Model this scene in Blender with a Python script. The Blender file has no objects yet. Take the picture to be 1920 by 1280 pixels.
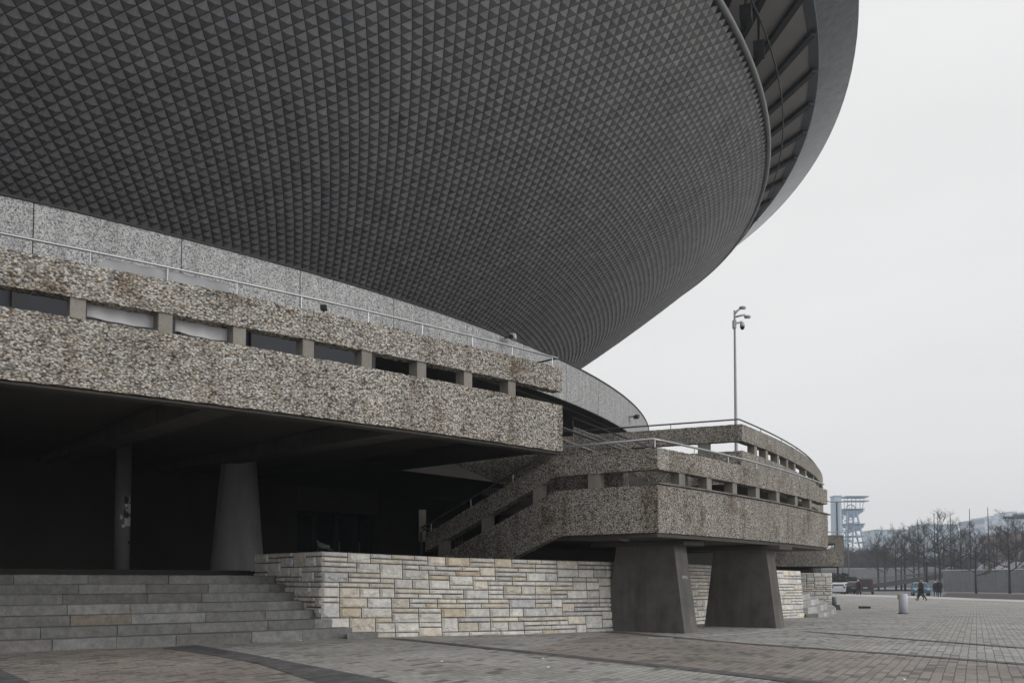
import bpy, math, random
import numpy as np
from mathutils import Vector, noise
random.seed(7)
rad, sin, cos, pi = math.radians, math.sin, math.cos, math.pi
scene = bpy.context.scene
COL = scene.collection
EYE = 1.2                       # camera height above the paving underfoot (m)
F, PITCH, VH = 1700.0, 0.05, 1088.0
VC = VH - F*math.tan(PITCH)
AX = (-41.686, 59.552)          # axis of the round building

# ------------------------------------------------------------------ survey helpers
def ray(u, v):
    x, y = (u-960)/F, (VC-v)/F
    Y = cos(PITCH)-y*sin(PITCH); Z = sin(PITCH)+y*cos(PITCH)
    return x/Y, Z/Y
def atY(u, v, Y):
    dx, dz = ray(u, v); return Vector((dx*Y, Y, dz*Y+EYE))
def atZ(u, v, zr):
    dx, dz = ray(u, v); Y = zr/dz; return Vector((dx*Y, Y, zr+EYE))
def gz(Y):
    Y = max(-40, min(70, Y)); return EYE-(1.0+.0095*Y)
def onG(u, v):
    dx, dz = ray(u, v)
    d = -dz-.0095
    Y = 1/d if d > 1e-4 else 1e9
    if Y > 70 or Y < 0: Y = 1.665/(-dz)
    return Vector((dx*Y, Y, gz(Y)))
def onCyl(u, v, R):
    dx, dz = ray(u, v)
    a = dx*dx+1; b = -2*(dx*AX[0]+AX[1]); c = AX[0]**2+AX[1]**2-R*R
    Y = (-b-math.sqrt(max(0, b*b-4*a*c)))/(2*a)
    return Vector((dx*Y, Y, dz*Y+EYE))
def ang(p): return math.degrees(math.atan2(p[1]-AX[1], p[0]-AX[0]))
def angU(u, R): return ang(onCyl(u, 1000, R))
def pol(R, a, z=0): return Vector((AX[0]+R*cos(rad(a)), AX[1]+R*sin(rad(a)), z))
def E(z): return z+EYE

# ------------------------------------------------------------------ objects
ORG = {}
class MB:
    def __init__(s): s.v=[]; s.f=[]; s.c=[]; s.m=[]
    def add(s, vs, fs, col=None, mi=0):
        o=len(s.v); s.v.extend([tuple(v) for v in vs])
        for f in fs: s.f.append(tuple(i+o for i in f)); s.c.append(col or (1,1,1)); s.m.append(mi)
        return s
    def box(s, c, size, rz=0, col=None, mi=0, top=1.0):
        hx,hy,hz=[k/2 for k in size]; vs=[]
        for z,t in ((-hz,1),(hz,top)):
            for x,y in ((-hx,-hy),(hx,-hy),(hx,hy),(-hx,hy)):
                X,Y=x*t,y*t
                vs.append((c[0]+X*cos(rz)-Y*sin(rz), c[1]+X*sin(rz)+Y*cos(rz), c[2]+z))
        return s.add(vs, [(3,2,1,0),(4,5,6,7),(0,1,5,4),(1,2,6,5),(2,3,7,6),(3,0,4,7)], col, mi)
    def hexa(s, b, t, col=None, mi=0):
        return s.add(list(b)+list(t), [(3,2,1,0),(4,5,6,7),(0,1,5,4),(1,2,6,5),(2,3,7,6),(3,0,4,7)], col, mi)
    def tube(s, pts, r, n=8, caps=True, col=None, mi=0):
        pts=[Vector(p) for p in pts]; k=len(pts)
        rs=r if isinstance(r,(list,tuple)) else [r]*k
        vs=[]; 
        for i,p in enumerate(pts):
            d=(pts[min(i+1,k-1)]-pts[max(i-1,0)]).normalized()
            a=Vector((0,0,1)) if abs(d.z)<.9 else Vector((1,0,0))
            x=d.cross(a).normalized(); y=d.cross(x)
            for j in range(n):
                t=2*pi*j/n; vs.append(p+x*(rs[i]*cos(t))+y*(rs[i]*sin(t)))
        fs=[]
        for i in range(k-1):
            for j in range(n):
                a=i*n+j; b=i*n+(j+1)%n; fs.append((a,b,b+n,a+n))
        if caps: fs.append(tuple(range(n-1,-1,-1))); fs.append(tuple(range((k-1)*n,k*n)))
        return s.add(vs, fs, col, mi)
    def grid(s, fn, nu, nv, col=None, mi=0, closeu=False):
        vs=[fn(i/nu, j/nv) for j in range(nv+1) for i in range(nu+1)]
        fs=[(j*(nu+1)+i, j*(nu+1)+i+1, (j+1)*(nu+1)+i+1, (j+1)*(nu+1)+i) for j in range(nv) for i in range(nu)]
        return s.add(vs, fs, col, mi)
    def lathe(s, prof, c=(0,0,0), n=24, col=None, mi=0, caps=True):
        vs=[(c[0]+r*cos(2*pi*j/n), c[1]+r*sin(2*pi*j/n), c[2]+z) for r,z in prof for j in range(n)]
        k=len(prof)
        fs=[(i*n+j, i*n+(j+1)%n, (i+1)*n+(j+1)%n, (i+1)*n+j) for i in range(k-1) for j in range(n)]
        if caps: fs.append(tuple(range(n-1,-1,-1))); fs.append(tuple(range((k-1)*n,k*n)))
        return s.add(vs, fs, col, mi)
    def ell(s, c, r, n=12, m=8, col=None, mi=0):
        prof=[(max(1e-3,sin(pi*i/m)),-cos(pi*i/m)) for i in range(m+1)]
        vs=[(c[0]+q*r[0]*cos(2*pi*j/n), c[1]+q*r[1]*sin(2*pi*j/n), c[2]+z*r[2]) for q,z in prof for j in range(n)]
        fs=[(i*n+j, i*n+(j+1)%n, (i+1)*n+(j+1)%n, (i+1)*n+j) for i in range(m) for j in range(n)]
        return s.add(vs, fs, col, mi)
    def build(s, name, mats, parent=None, smooth=False, loc=None):
        me=bpy.data.meshes.new(name)
        org=ORG.get(parent.name, Vector((0,0,0))) if parent else (Vector(loc) if loc else Vector((0,0,0)))
        me.from_pydata([(v[0]-org.x, v[1]-org.y, v[2]-org.z) for v in s.v], [], s.f)
        if not isinstance(mats,(list,tuple)): mats=[mats]
        for m in mats: me.materials.append(m)
        if len(mats)>1: me.polygons.foreach_set('material_index', s.m)
        if any(c!=(1,1,1) for c in s.c):
            at=me.color_attributes.new('tint','FLOAT_COLOR','CORNER'); buf=[]
            for f,c in zip(s.f,s.c): buf.extend((c[0],c[1],c[2],1.0)*len(f))
            at.data.foreach_set('color', buf)
        if smooth: me.polygons.foreach_set('use_smooth',[True]*len(me.polygons))
        me.update()
        o=bpy.data.objects.new(name, me); COL.objects.link(o)
        if parent: o.parent=parent
        elif loc: o.location=loc
        ORG[o.name]=org
        return o
def tag(o, label=None, cat=None, group=None, kind=None):
    if label: o['label']=label
    if cat: o['category']=cat
    if group: o['group']=group
    if kind: o['kind']=kind
    return o
def thing(name, label, cat, loc=(0,0,0), group=None):
    o=bpy.data.objects.new(name, None); COL.objects.link(o); o.location=loc
    ORG[o.name]=Vector(loc); o.empty_display_size=.3
    return tag(o, label, cat, group)
def dup(root, loc, rz=0, scale=1, label=None, group=None):
    r=root.copy(); COL.objects.link(r); r.location=loc; r.rotation_euler=(0,0,rz); r.scale=(scale,)*3
    if label: r['label']=label
    if group: r['group']=group
    for ch in list(root.children):
        c=ch.copy(); COL.objects.link(c); c.parent=r
        for g in ch.children:
            d=g.copy(); COL.objects.link(d); d.parent=c
    return r

# ------------------------------------------------------------------ materials
class NT:
    def __init__(s, name):
        s.mat=bpy.data.materials.new(name); s.mat.use_nodes=True
        s.t=s.mat.node_tree; s.b=s.t.nodes['Principled BSDF']
    def n(s, ty, **kw):
        q=s.t.nodes.new(ty)
        for k,v in kw.items():
            if k in q.inputs: q.inputs[k].default_value=v
            else: setattr(q,k,v)
        return q
    def l(s,a,b): s.t.links.new(a,b)
    def ramp(s, src, stops, interp='LINEAR'):
        r=s.n('ShaderNodeValToRGB'); r.color_ramp.interpolation=interp
        el=r.color_ramp.elements
        while len(el)<len(stops): el.new(.5)
        for e,(p,c) in zip(el,stops):
            e.position=p; e.color=(*c,1) if not isinstance(c,(int,float)) else (c,c,c,1)
        s.l(src, r.inputs[0]); return r.outputs[0]
    def mix(s, fac, a, b, mode='MIX'):
        m=s.n('ShaderNodeMix', data_type='RGBA', blend_type=mode)
        for i,x in ((0,fac),(6,a),(7,b)):
            if isinstance(x,(int,float)): m.inputs[i].default_value=x if i==0 else (x,x,x,1)
            elif isinstance(x,tuple): m.inputs[i].default_value=(*x,1)
            else: s.l(x,m.inputs[i])
        return m.outputs[2]
    def coord(s, scale=(1,1,1), rot=(0,0,0)):
        tc=s.n('ShaderNodeTexCoord'); mp=s.n('ShaderNodeMapping'); s.l(tc.outputs['Object'],mp.inputs[0])
        mp.inputs['Scale'].default_value=scale; mp.inputs['Rotation'].default_value=rot
        return mp.outputs[0]
    def noise(s, vec, scale, detail=4, rough=.55):
        q=s.n('ShaderNodeTexNoise'); q.inputs['Scale'].default_value=scale; q.inputs['Detail'].default_value=detail
        q.inputs['Roughness'].default_value=rough; s.l(vec,q.inputs['Vector']); return q.outputs[0]
    def bump(s, h, strength=.5, dist=.02):
        b=s.n('ShaderNodeBump'); b.inputs['Strength'].default_value=strength; b.inputs['Distance'].default_value=dist
        s.l(h,b.inputs['Height']); s.l(b.outputs[0], s.b.inputs['Normal'])
    def out(s, col=None, rough=.8, metal=0, spec=.3):
        if col is not None:
            if isinstance(col,tuple): s.b.inputs['Base Color'].default_value=(*col,1)
            else: s.l(col, s.b.inputs['Base Color'])
        s.b.inputs['Roughness'].default_value=rough; s.b.inputs['Metallic'].default_value=metal
        s.b.inputs['Specular IOR Level'].default_value=spec
        return s.mat
def plain(name, col, rough=.6, metal=0, var=.25, scale=3., spec=.3):
    m=NT(name); v=m.coord(); k=m.noise(v,scale,5)
    c=m.mix(k, tuple(x*(1-var) for x in col), tuple(min(1,x*(1+var)) for x in col))
    return m.out(c, rough, metal, spec)
def pebble(name, size=.05, gain=1., stain=.75, gapv=.36):
    m=NT(name); v=m.coord((1,1,1.55))
    vo=m.n('ShaderNodeTexVoronoi'); vo.inputs['Scale'].default_value=1/size; vo.inputs['Randomness'].default_value=.95; m.l(v,vo.inputs['Vector'])
    sp=m.n('ShaderNodeSeparateColor'); m.l(vo.outputs['Color'],sp.inputs[0])
    g=lambda r,gg,b:((.36+(r-.36)*.95)*gain*1.0,(.35+(gg-.35)*.95)*gain*.99,(.33+(b-.33)*.95)*gain*.955)
    c=m.ramp(sp.outputs[0],[(0,g(.10,.085,.07)),(.10,g(.27,.25,.23)),(.24,g(.50,.48,.45)),(.38,g(.36,.35,.35)),(.5,g(.62,.60,.57)),(.63,g(.43,.375,.30)),(.72,g(.28,.205,.145)),(.78,g(.45,.42,.39)),(.9,g(.70,.69,.66)),(.97,g(.20,.21,.23))],'CONSTANT')
    gap=m.ramp(vo.outputs['Distance'],[(.42,1.),(.76,gapv)])
    c=m.mix(1.0,c,gap,'MULTIPLY')
    w=m.coord()
    st=m.ramp(m.noise(w,1.1,6,.65),[(.53,0.),(.70,stain)])
    c=m.mix(st,c,m.mix(1.,c,(.42,.33,.24),'MULTIPLY'))
    # rain streaks: noise stretched downwards
    s2=m.ramp(m.noise(m.coord((2.4,2.4,.22)),1.3,6,.65),[(.5,0.),(.68,.85)])
    c=m.mix(s2,c,m.mix(1.,c,(.56,.50,.43),'MULTIPLY'))
    s3=m.ramp(m.noise(m.coord((.9,.9,.5)),.8,4,.6),[(.35,.82),(.65,1.1)]); c=m.mix(1.,c,s3,'MULTIPLY')
    inv=m.n('ShaderNodeMath',operation='SUBTRACT'); inv.inputs[0].default_value=1; m.l(vo.outputs['Distance'],inv.inputs[1])
    m.bump(inv.outputs[0],.9,size*.5)
    return m.out(c,.75)
def concrete(name, col=(.2,.19,.18), var=.35, streak=.5, boards=True):
    m=NT(name); v=m.coord(); a=m.noise(v,1.7,7,.65)
    c=m.ramp(a,[(.25,tuple(x*(1-var) for x in col)),(.75,tuple(x*(1+var) for x in col))])
    s=m.ramp(m.noise(m.coord((3,3,.3)),1.5,5),[(.45,1.),(.75,1-streak)])
    c=m.mix(1.,c,s,'MULTIPLY')
    fine=m.noise(v,40,3); c=m.mix(.25,c,m.mix(1.,c,m.ramp(fine,[(.3,.5),(.7,1.4)]),'MULTIPLY'))
    m.bump(fine,.3,.004)
    return m.out(c,.8)
def tinted(name, base=(1,1,1), scale=9, lo=.65, hi=1.2, bumpd=.01, rough=.8, cracks=True):
    m=NT(name); at=m.n('ShaderNodeVertexColor'); at.layer_name='tint'
    v=m.coord(); k=m.noise(v,scale,7,.7)
    c=m.mix(1.,at.outputs[0],m.ramp(k,[(.28,lo),(.7,hi)]),'MULTIPLY')
    k2=m.noise(v,70,2); c=m.mix(.35,c,m.mix(1.,c,m.ramp(k2,[(.35,.45),(.65,1.45)]),'MULTIPLY'))
    if base!=(1,1,1): c=m.mix(1.,c,base,'MULTIPLY')
    m.bump(k,.6,bumpd)
    return m.out(c,rough)

M_peb=pebble('pebble_dash',.038,.97)
M_pebR=pebble('pebble_dash_worn',.030,.9,.75,.2)
M_conc=concrete('board_concrete',(.17,.16,.15))
M_post=concrete('smooth_concrete',(.24,.225,.2),.25,.3)
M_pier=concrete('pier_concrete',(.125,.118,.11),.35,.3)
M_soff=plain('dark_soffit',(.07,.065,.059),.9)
M_dpane=NT('door_glass'); M_dpane.b.inputs['IOR'].default_value=2.3; M_dpane=M_dpane.out((.015,.018,.022),.04,0,.5)
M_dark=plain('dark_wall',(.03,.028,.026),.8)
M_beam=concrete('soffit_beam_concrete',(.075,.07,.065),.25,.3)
M_steel=plain('brushed_steel',(.42,.43,.445),.4,.9,.1)
M_dsteel=plain('dark_steel',(.10,.105,.115),.5,.6,.15)
M_black=plain('black_paint',(.015,.015,.017),.5)
M_glass=plain('dark_glass',(.015,.018,.022),.10,0,.3,6,.8)
M_pane=plain('blue_grey_glass',(.022,.026,.034),.3,0,.3,.6,.14)
M_cloth=plain('white_cloth',(.62,.62,.64),.85,0,.08,2)
M_cloth2=plain('grey_white_cloth',(.34,.345,.36),.85,0,.12,2)
M_white=plain('white_paint',(.55,.58,.64),.5,0,.08)
M_lgrey=plain('light_grey_paint',(.42,.43,.45),.5,0,.1)
M_granite=tinted('granite',(1,1,1),6,.6,1.25,.004)
M_stone=tinted('rock_faced_limestone',(1,1,1),7,.66,1.2,.03)
M_mortar=plain('mortar',(.05,.045,.04),.9)
M_bark=plain('bark',(.022,.02,.018),.9)
M_twig=plain('twig',(.026,.022,.021),.9)

def m_bowl():
    m=NT('aluminium_pyramids'); v=m.coord(); k=m.noise(v,.35,4)
    k=m.ramp(m.noise(v,.9,7,.65),[(.3,0.),(.7,1.)]); c=m.mix(k,(.185,.185,.187),(.245,.245,.247))
    at=m.n('ShaderNodeVertexColor'); at.layer_name='tint'
    c=m.mix(1.,c,at.outputs[0],'MULTIPLY')
    return m.out(c,.5,.1,.4)
M_bowl=m_bowl()
def m_fascia():
    m=NT('brushed_fascia'); tc=m.coord((1,1,1)); k=m.noise(m.coord((1.6,1.6,.5),(0,.5,.4)),1.6,8,.8); k2=m.noise(tc,.4,4)
    c=m.mix(m.ramp(k,[(.3,0.),(.7,1.)]),(.08,.085,.087),(.34,.35,.352)); c=m.mix(.3,c,m.mix(k2,(.08,.08,.08),(.3,.3,.3)))
    m.bump(k,.25,.03)
    return m.out(c,.25,.9,.5)
M_fascia=m_fascia()
def m_ring():
    m=NT('terrazzo_panel'); v=m.coord((1,1,1)); vo=m.n('ShaderNodeTexVoronoi'); vo.inputs['Scale'].default_value=36; m.l(v,vo.inputs['Vector'])
    sp=m.n('ShaderNodeSeparateColor'); m.l(vo.outputs['Color'],sp.inputs[0])
    c=m.ramp(sp.outputs[0],[(0,(.15,.155,.16)),(.15,(.29,.295,.30)),(.4,(.40,.405,.41)),(.62,(.50,.50,.50)),(.86,(.58,.58,.58))],'CONSTANT')
    s=m.ramp(m.noise(m.coord((2.2,2.2,.2)),1.6,6,.65),[(.4,1.),(.8,.62)]); c=m.mix(1.,c,s,'MULTIPLY')
    m.bump(vo.outputs['Distance'],.4,.01)
    return m.out(c,.7)
M_ring=m_ring()

def m_paving(name, cols, gap=.055, dirt=.3):
    # lattice: columns run along d1, bricks .37 long, courses .14 wide
    m=NT(name); tc=m.n('ShaderNodeTexCoord'); sx=m.n('ShaderNodeSeparateXYZ'); m.l(tc.outputs['Object'],sx.inputs[0])
    d1=np.array((.455,.89)); d2=np.array((.68,-.733)); inv=np.linalg.inv(np.array([d1,d2]).T)
    def comb(a,b):
        p=m.n('ShaderNodeMath',operation='MULTIPLY'); m.l(sx.outputs[0],p.inputs[0]); p.inputs[1].default_value=a
        q=m.n('ShaderNodeMath',operation='MULTIPLY_ADD'); m.l(sx.outputs[1],q.inputs[0]); q.inputs[1].default_value=b; m.l(p.outputs[0],q.inputs[2]); return q.outputs[0]
    cx=m.n('ShaderNodeCombineXYZ'); m.l(comb(*inv[0]),cx.inputs[0]); m.l(comb(*inv[1]),cx.inputs[1])
    # slight wobble so the joints are not ruler straight
    wb=m.n('ShaderNodeTexNoise'); wb.inputs['Scale'].default_value=1.3; m.l(tc.outputs['Object'],wb.inputs['Vector'])
    vm=m.n('ShaderNodeVectorMath',operation='MULTIPLY_ADD'); m.l(wb.outputs['Color'],vm.inputs[0]); vm.inputs[1].default_value=(.035,.035,0); m.l(cx.outputs[0],vm.inputs[2])
    br=m.n('ShaderNodeTexBrick'); m.l(vm.outputs[0],br.inputs['Vector'])
    br.inputs['Color1'].default_value=(0,0,0,1); br.inputs['Color2'].default_value=(1,1,1,1); br.inputs['Mortar'].default_value=(.5,.5,.5,1)
    br.inputs['Scale'].default_value=1; br.inputs['Mortar Size'].default_value=.006; br.inputs['Mortar Smooth'].default_value=.3
    br.inputs['Brick Width'].default_value=.30; br.inputs['Row Height'].default_value=.125; br.offset=.37; br.offset_frequency=3; br.squash=.75; br.squash_frequency=2
    bw=m.n('ShaderNodeRGBToBW'); m.l(br.outputs['Color'],bw.inputs[0])
    c=m.ramp(bw.outputs[0],cols,'LINEAR')
    lump=m.noise(tc.outputs['Object'],.5,6,.6)
    c=m.mix(1.,c,m.ramp(lump,[(.3,1-dirt),(.7,1+dirt)]),'MULTIPLY')
    c=m.mix(1.,c,m.ramp(m.noise(tc.outputs['Object'],9,5,.7),[(.3,.75),(.7,1.18)]),'MULTIPLY')
    c=m.mix(br.outputs['Fac'],c,(.075,.07,.064))
    bi=m.n('ShaderNodeMath',operation='SUBTRACT'); bi.inputs[0].default_value=1; m.l(br.outputs['Fac'],bi.inputs[1]); m.bump(bi.outputs[0],.5,.008)
    return m.out(c,.75,0,.35)
M_pave=m_paving('grey_paving',[(0,(.16,.152,.143)),(.12,(.33,.32,.302)),(.5,(.372,.36,.34)),(1,(.42,.408,.385))],.055,.22)
M_paveR=m_paving('reddish_paving',[(0,(.14,.128,.12)),(.2,(.22,.20,.184)),(.45,(.29,.274,.252)),(.72,(.30,.27,.243)),(1,(.315,.256,.22))],.055,.28)
M_band=m_paving('dark_paving',[(0,(.085,.083,.085)),(1,(.145,.142,.145))],.04,.3)
M_line=plain('pale_strip',(.5,.5,.48),.8,0,.3,6)

# ------------------------------------------------------------------ ground
def sheet(name, pts, mat, lift, nsub=1, **kw):
    b=MB(); b.add([(p[0],p[1],gz(p[1])+lift) for p in pts],[tuple(range(len(pts)))])
    o=b.build(name,mat); return tag(o,kind='structure',**kw)
ys=[-60,-40]+list(range(-30,71,10))+[100,160,300,700,3000]
xs=[-3000,-400,-120,-60,-30,0,30,60,120,400,3000]
g=MB(); g.add([(x,y,gz(y)) for y in ys for x in xs],[(j*len(xs)+i,j*len(xs)+i+1,(j+1)*len(xs)+i+1,(j+1)*len(xs)+i) for j in range(len(ys)-1) for i in range(len(xs)-1)])
tag(g.build('ground',M_pave),kind='structure',label='grey block paving of the open plaza')
P=lambda *a:[onG(*q) for q in a]
sheet('reddish_paving',P((-250,1243),(120,1219),(330,1212),(480,1244),(720,1290),(1000,1400),(300,1400),(70,1290),(0,1256),(-120,1240)),M_paveR,.004)
sheet('reddish_paving',P((960,1222),(1158,1184),(1400,1208),(1920,1247),(2200,1270),(2300,1330),(1900,1330),(1440,1273)),M_paveR,.004)
for q in ( ((300,1214.5),(368,1209),(480,1228),(720,1274),(1150,1380),(900,1380),(480,1243),(380,1226)),
           ((725,1196.5),(760,1197),(960,1217),(1260,1247.5),(1440,1267),(1700,1300),(1700,1311),(1440,1274),(1260,1252.5),(960,1221)),
           ((1120,1183.5),(1165,1184),(1400,1205.5),(1650,1222.5),(1920,1243),(2150,1262),(2150,1266),(1920,1246.5),(1650,1225),(1400,1207.5)),
           ((1490,1182.5),(1540,1185),(1920,1213.5),(1920,1215.5),(1540,1186.3)),
           ((-150,1212),(0,1254),(58,1281),(300,1390),(150,1390),(0,1300),(-250,1230)) ):
    sheet('paving_band',P(*q),M_band,.008)
for q in ( ((1215,1195),(1262,1195.6),(1262,1196.8),(1215,1196.4)), ((1300,1194),(1400,1186.6),(1475,1178.5),(1560,1174),(1560,1175.2),(1475,1180),(1400,1188),(1300,1195)) ):
    sheet('pale_paving_line',P(*q),M_line,.008)

# asphalt road, light kerb, planting strip beyond the plaza
M_asph=plain('asphalt',(.17,.17,.175),.85,0,.2,.5); M_kerb=plain('kerb_stone',(.5,.49,.47),.8,0,.1,1); M_soil=plain('planting_soil',(.06,.052,.045),.95,0,.35,1.5)
e1=onG(1555,1115.5); e2=onG(1925,1128.5)
def off(p,q,d):
    n=Vector((-(q.y-p.y),q.x-p.x)).normalized(); return (n.x*d,n.y*d)
def lerp(a,b,t): return a+(b-a)*t
L0=lerp(e1,e2,-2.5); L1=lerp(e1,e2,1.03); dv=(e2-e1).normalized(); nv=Vector((-dv.y,dv.x,0))
if nv.x<0: nv=-nv
sheet('pavement',[L0,L1,L1+nv*7.0,L0+nv*7.0],M_kerb,.010)
o=7.0
sheet('road',[L0+nv*o,L1+nv*o,L1+nv*220,L0+nv*220],M_asph,.006)

# ------------------------------------------------------------------ sweep with rough pebble faces
def rough(p, amp, sc=14):
    return p+noise.noise_vector(p*sc)*amp
def sweep(b, stations, prof, amp=.012, step=.07, caps=True):
    """stations: list of (origin Vector, outward Vector); prof: closed polygon of (offset, z)"""
    pr=[]
    for i in range(len(prof)):
        a=prof[i]; c=prof[(i+1)%len(prof)]; L=math.hypot(c[0]-a[0],c[1]-a[1]); n=max(1,int(round(L/step)))
        for k in range(n): pr.append((a[0]+(c[0]-a[0])*k/n, a[1]+(c[1]-a[1])*k/n))
    n=len(pr); vs=[]
    for (o,nn) in stations:
        for q,z in pr:
            p=Vector((o.x+nn.x*q, o.y+nn.y*q, o.z+z)); vs.append(rough(p,amp) if amp else p)
    k=len(stations); fs=[(i*n+j, (i+1)*n+j, (i+1)*n+(j+1)%n, i*n+(j+1)%n) for i in range(k-1) for j in range(n)]
    if caps: fs.append(tuple(range(n))); fs.append(tuple(range((k-1)*n+n-1,(k-1)*n-1,-1)))
    b.add(vs,fs); return b
def arc_st(R,a0,a1,step=.09):
    n=max(2,int(R*rad(abs(a1-a0))/step)); return [(pol(R,a0+(a1-a0)*i/n),Vector((cos(rad(a0+(a1-a0)*i/n)),sin(rad(a0+(a1-a0)*i/n)),0))) for i in range(n+1)]
def line_st(p,q,step=.09,side=1):
    d=(q-p); n=max(2,int(d.length/step)); t=Vector((d.x,d.y,0)).normalized(); nn=Vector((t.y,-t.x,0))*side
    return [(p+d*(i/n),nn) for i in range(n+1)]
def corner_st(line, arc):
    (_,n1),(_,n2)=line[-1],arc[0]
    m=(n1+n2)/max(.3,1+n1.dot(n2))
    return line[:-1]+[(arc[0][0],m)]+arc[1:]
def rect(o0,o1,z0,z1): return [(o0,z0),(o1,z0),(o1,z1),(o0,z1)]
def slab(b, R0, R1, a0, a1, z0, z1, n=None):
    n=n or max(2,int(abs(a1-a0)/1.5)); A=[a0+(a1-a0)*i/n for i in range(n+1)]
    vs=[pol(R,a,z) for a in A for R,z in ((R0,z0),(R1,z0),(R1,z1),(R0,z1))]
    fs=[(i*4+j,(i+1)*4+j,(i+1)*4+(j+1)%4,i*4+(j+1)%4) for i in range(n) for j in range(4)]
    fs+=[(0,1,2,3),(n*4+3,n*4+2,n*4+1,n*4)]
    b.add(vs,fs); return b
def rail(b, pts, r=.024, n=8): b.tube(pts,r,n); return b
def post_box(b,R,a,w,dep,z0,z1):
    c=pol(R-dep/2,a,(z0+z1)/2); b.box(c,(dep,w,z1-z0),rad(a)); return b

# terrace levels (relative to eye) and radius
RT=59.2; UT,UB,LT,LB=4.385,3.895,3.61,2.65
# ------------------------------------------------------------------ saucer arena
arena=thing('saucer_arena','huge dark saucer shaped arena clad in small pyramid panels above the terraces','building',(AX[0],AX[1],0))
z0,a_,b_,R1,bul,R2,dz2,R3,dz3,r0,ox,oy=19.93,2.852,2.582,56.801,.081,59.229,2.827,60.978,3.794,32.711,.041,.974
def rimz(t): return z0+a_*np.cos(t)+b_*np.sin(t)
def bowlP(t,s,out=0.):
    zr=rimz(t); r=r0+(R1-r0)*s; h=zr-8
    z=8+h*(s-bul*4*s*(1-s)); dzs=h*(1-bul*4*(1-2*s)); drs=(R1-r0)
    L=np.sqrt(dzs**2+drs**2); nr=dzs/L; nz=-drs/L
    r=r+nr*out; z=z+nz*out
    return np.stack([AX[0]+ox*s+r*np.cos(t),AX[1]+oy*s+r*np.sin(t),z+EYE],-1)
N=700; dth=2*pi/N; ds=.0205
rows=int((1-.16)/(ds/2))
V=[];Fc=[];C=[]
rng=np.random.RandomState(3)
for j in range(rows):
    sc=1-ds/2*(j+1)-.001
    i=np.arange(int(N*.62)); tc=rad(-125)+dth*(i+(.5 if j%2 else 0))
    s_=np.full_like(tc,sc)
    k=len(tc)
    lw=.955
    q=np.stack([bowlP(tc-dth/2*lw,s_,0),bowlP(tc,s_-ds/2*lw,0),bowlP(tc+dth/2*lw,s_,0),bowlP(tc,np.minimum(s_+ds/2*lw,1),0),bowlP(tc,s_,.076+.005*rng.randn(k))],1)
    base=len(V)*0+sum(len(x) for x in V)
    V.append(q.reshape(-1,3))
    ii=base+np.arange(k)[:,None]*5
    f=np.stack([np.concatenate([ii,ii+1,ii+4],1),np.concatenate([ii+1,ii+2,ii+4],1),np.concatenate([ii+2,ii+3,ii+4],1),np.concatenate([ii+3,ii,ii+4],1)],1)
    Fc.append(f.reshape(-1,3))
    tint=np.ones((k,3))*(1+.065*rng.randn(k,1)); tint*=np.where(rng.rand(k,1)<.02,np.array([[.93,.96,1.05]]),1.0)
    C.append(np.repeat(tint,12,0))
V=np.concatenate(V)-np.array([[AX[0],AX[1],0]]);Fc=np.concatenate(Fc);C=np.concatenate(C)
me=bpy.data.meshes.new('panel_cladding'); nV,nF=len(V),len(Fc)
me.vertices.add(nV); me.vertices.foreach_set('co',V.astype(np.float32).ravel())
me.loops.add(nF*3); me.loops.foreach_set('vertex_index',Fc.astype(np.int32).ravel())
me.polygons.add(nF); me.polygons.foreach_set('loop_start',np.arange(0,nF*3,3,dtype=np.int32)); me.polygons.foreach_set('loop_total',np.full(nF,3,dtype=np.int32))
me.update(calc_edges=True)
at=me.color_attributes.new('tint','FLOAT_COLOR','CORNER'); at.data.foreach_set('color',np.concatenate([C,np.ones((len(C),1))],1).astype(np.float32).ravel())
me.polygons.foreach_set('use_smooth',[False]*nF)
me.materials.append(M_bowl); me.validate()
clad=bpy.data.objects.new('panel_cladding',me); COL.objects.link(clad); clad.parent=arena
tt=np.radians(np.arange(0,360.5,1.5)); nt=len(tt)
def rev(name,curves,mat,smooth=True,parent=arena):
    """surface through a list of curves, each (nt,3)"""
    b=MB(); vs=[tuple(p) for c in curves for p in c]
    b.add(vs,[(k*nt+i,k*nt+i+1,(k+1)*nt+i+1,(k+1)*nt+i) for k in range(len(curves)-1) for i in range(nt-1)])
    return b.build(name,mat,parent,smooth)
rev('bowl_backing',[bowlP(tt,np.full(nt,s),-.03) for s in np.linspace(0,1,14)],M_black)
def circ_(R,dz,extra=0.): return np.stack([AX[0]+ox+R*np.cos(tt),AX[1]+oy+R*np.sin(tt),rimz(tt)+dz+EYE+extra],-1)
b=MB(); lip=circ_(R1+.03,.02); b.tube([tuple(p) for p in lip],.13,10,False); b.build('rim_rail',plain('zinc',(.2,.205,.21),.5,.3,.2,2),arena,True)
b=MB(); cb=circ_(R1+.75,.75)
b.tube([tuple(p) for p in cb],.035,6,False); b.build('cable',M_black,arena,True)
M_sof2=plain('soffit_board',(.36,.35,.335),.85,0,.12,.4)
rev('rim_recess',[circ_(R1-.05,0),circ_(R1-1.4,.3),circ_(R1-1.5,dz2)],M_black)
soff=rev('soffit',[circ_(R1-1.5,dz2+.02),circ_(R2,dz2+.02)],M_sof2)
rev('soffit_edge',[circ_(R2-.45,dz2-.02),circ_(R2-.02,dz2-.06)],M_dsteel)
rev('fascia',[circ_(R2+.02,dz2+.04),circ_(R3-.02,dz3)],M_fascia,True)
rev('fascia_edge',[circ_(R2,dz2-.05),circ_(R2+.02,dz2+.038)],M_dsteel,True)
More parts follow.
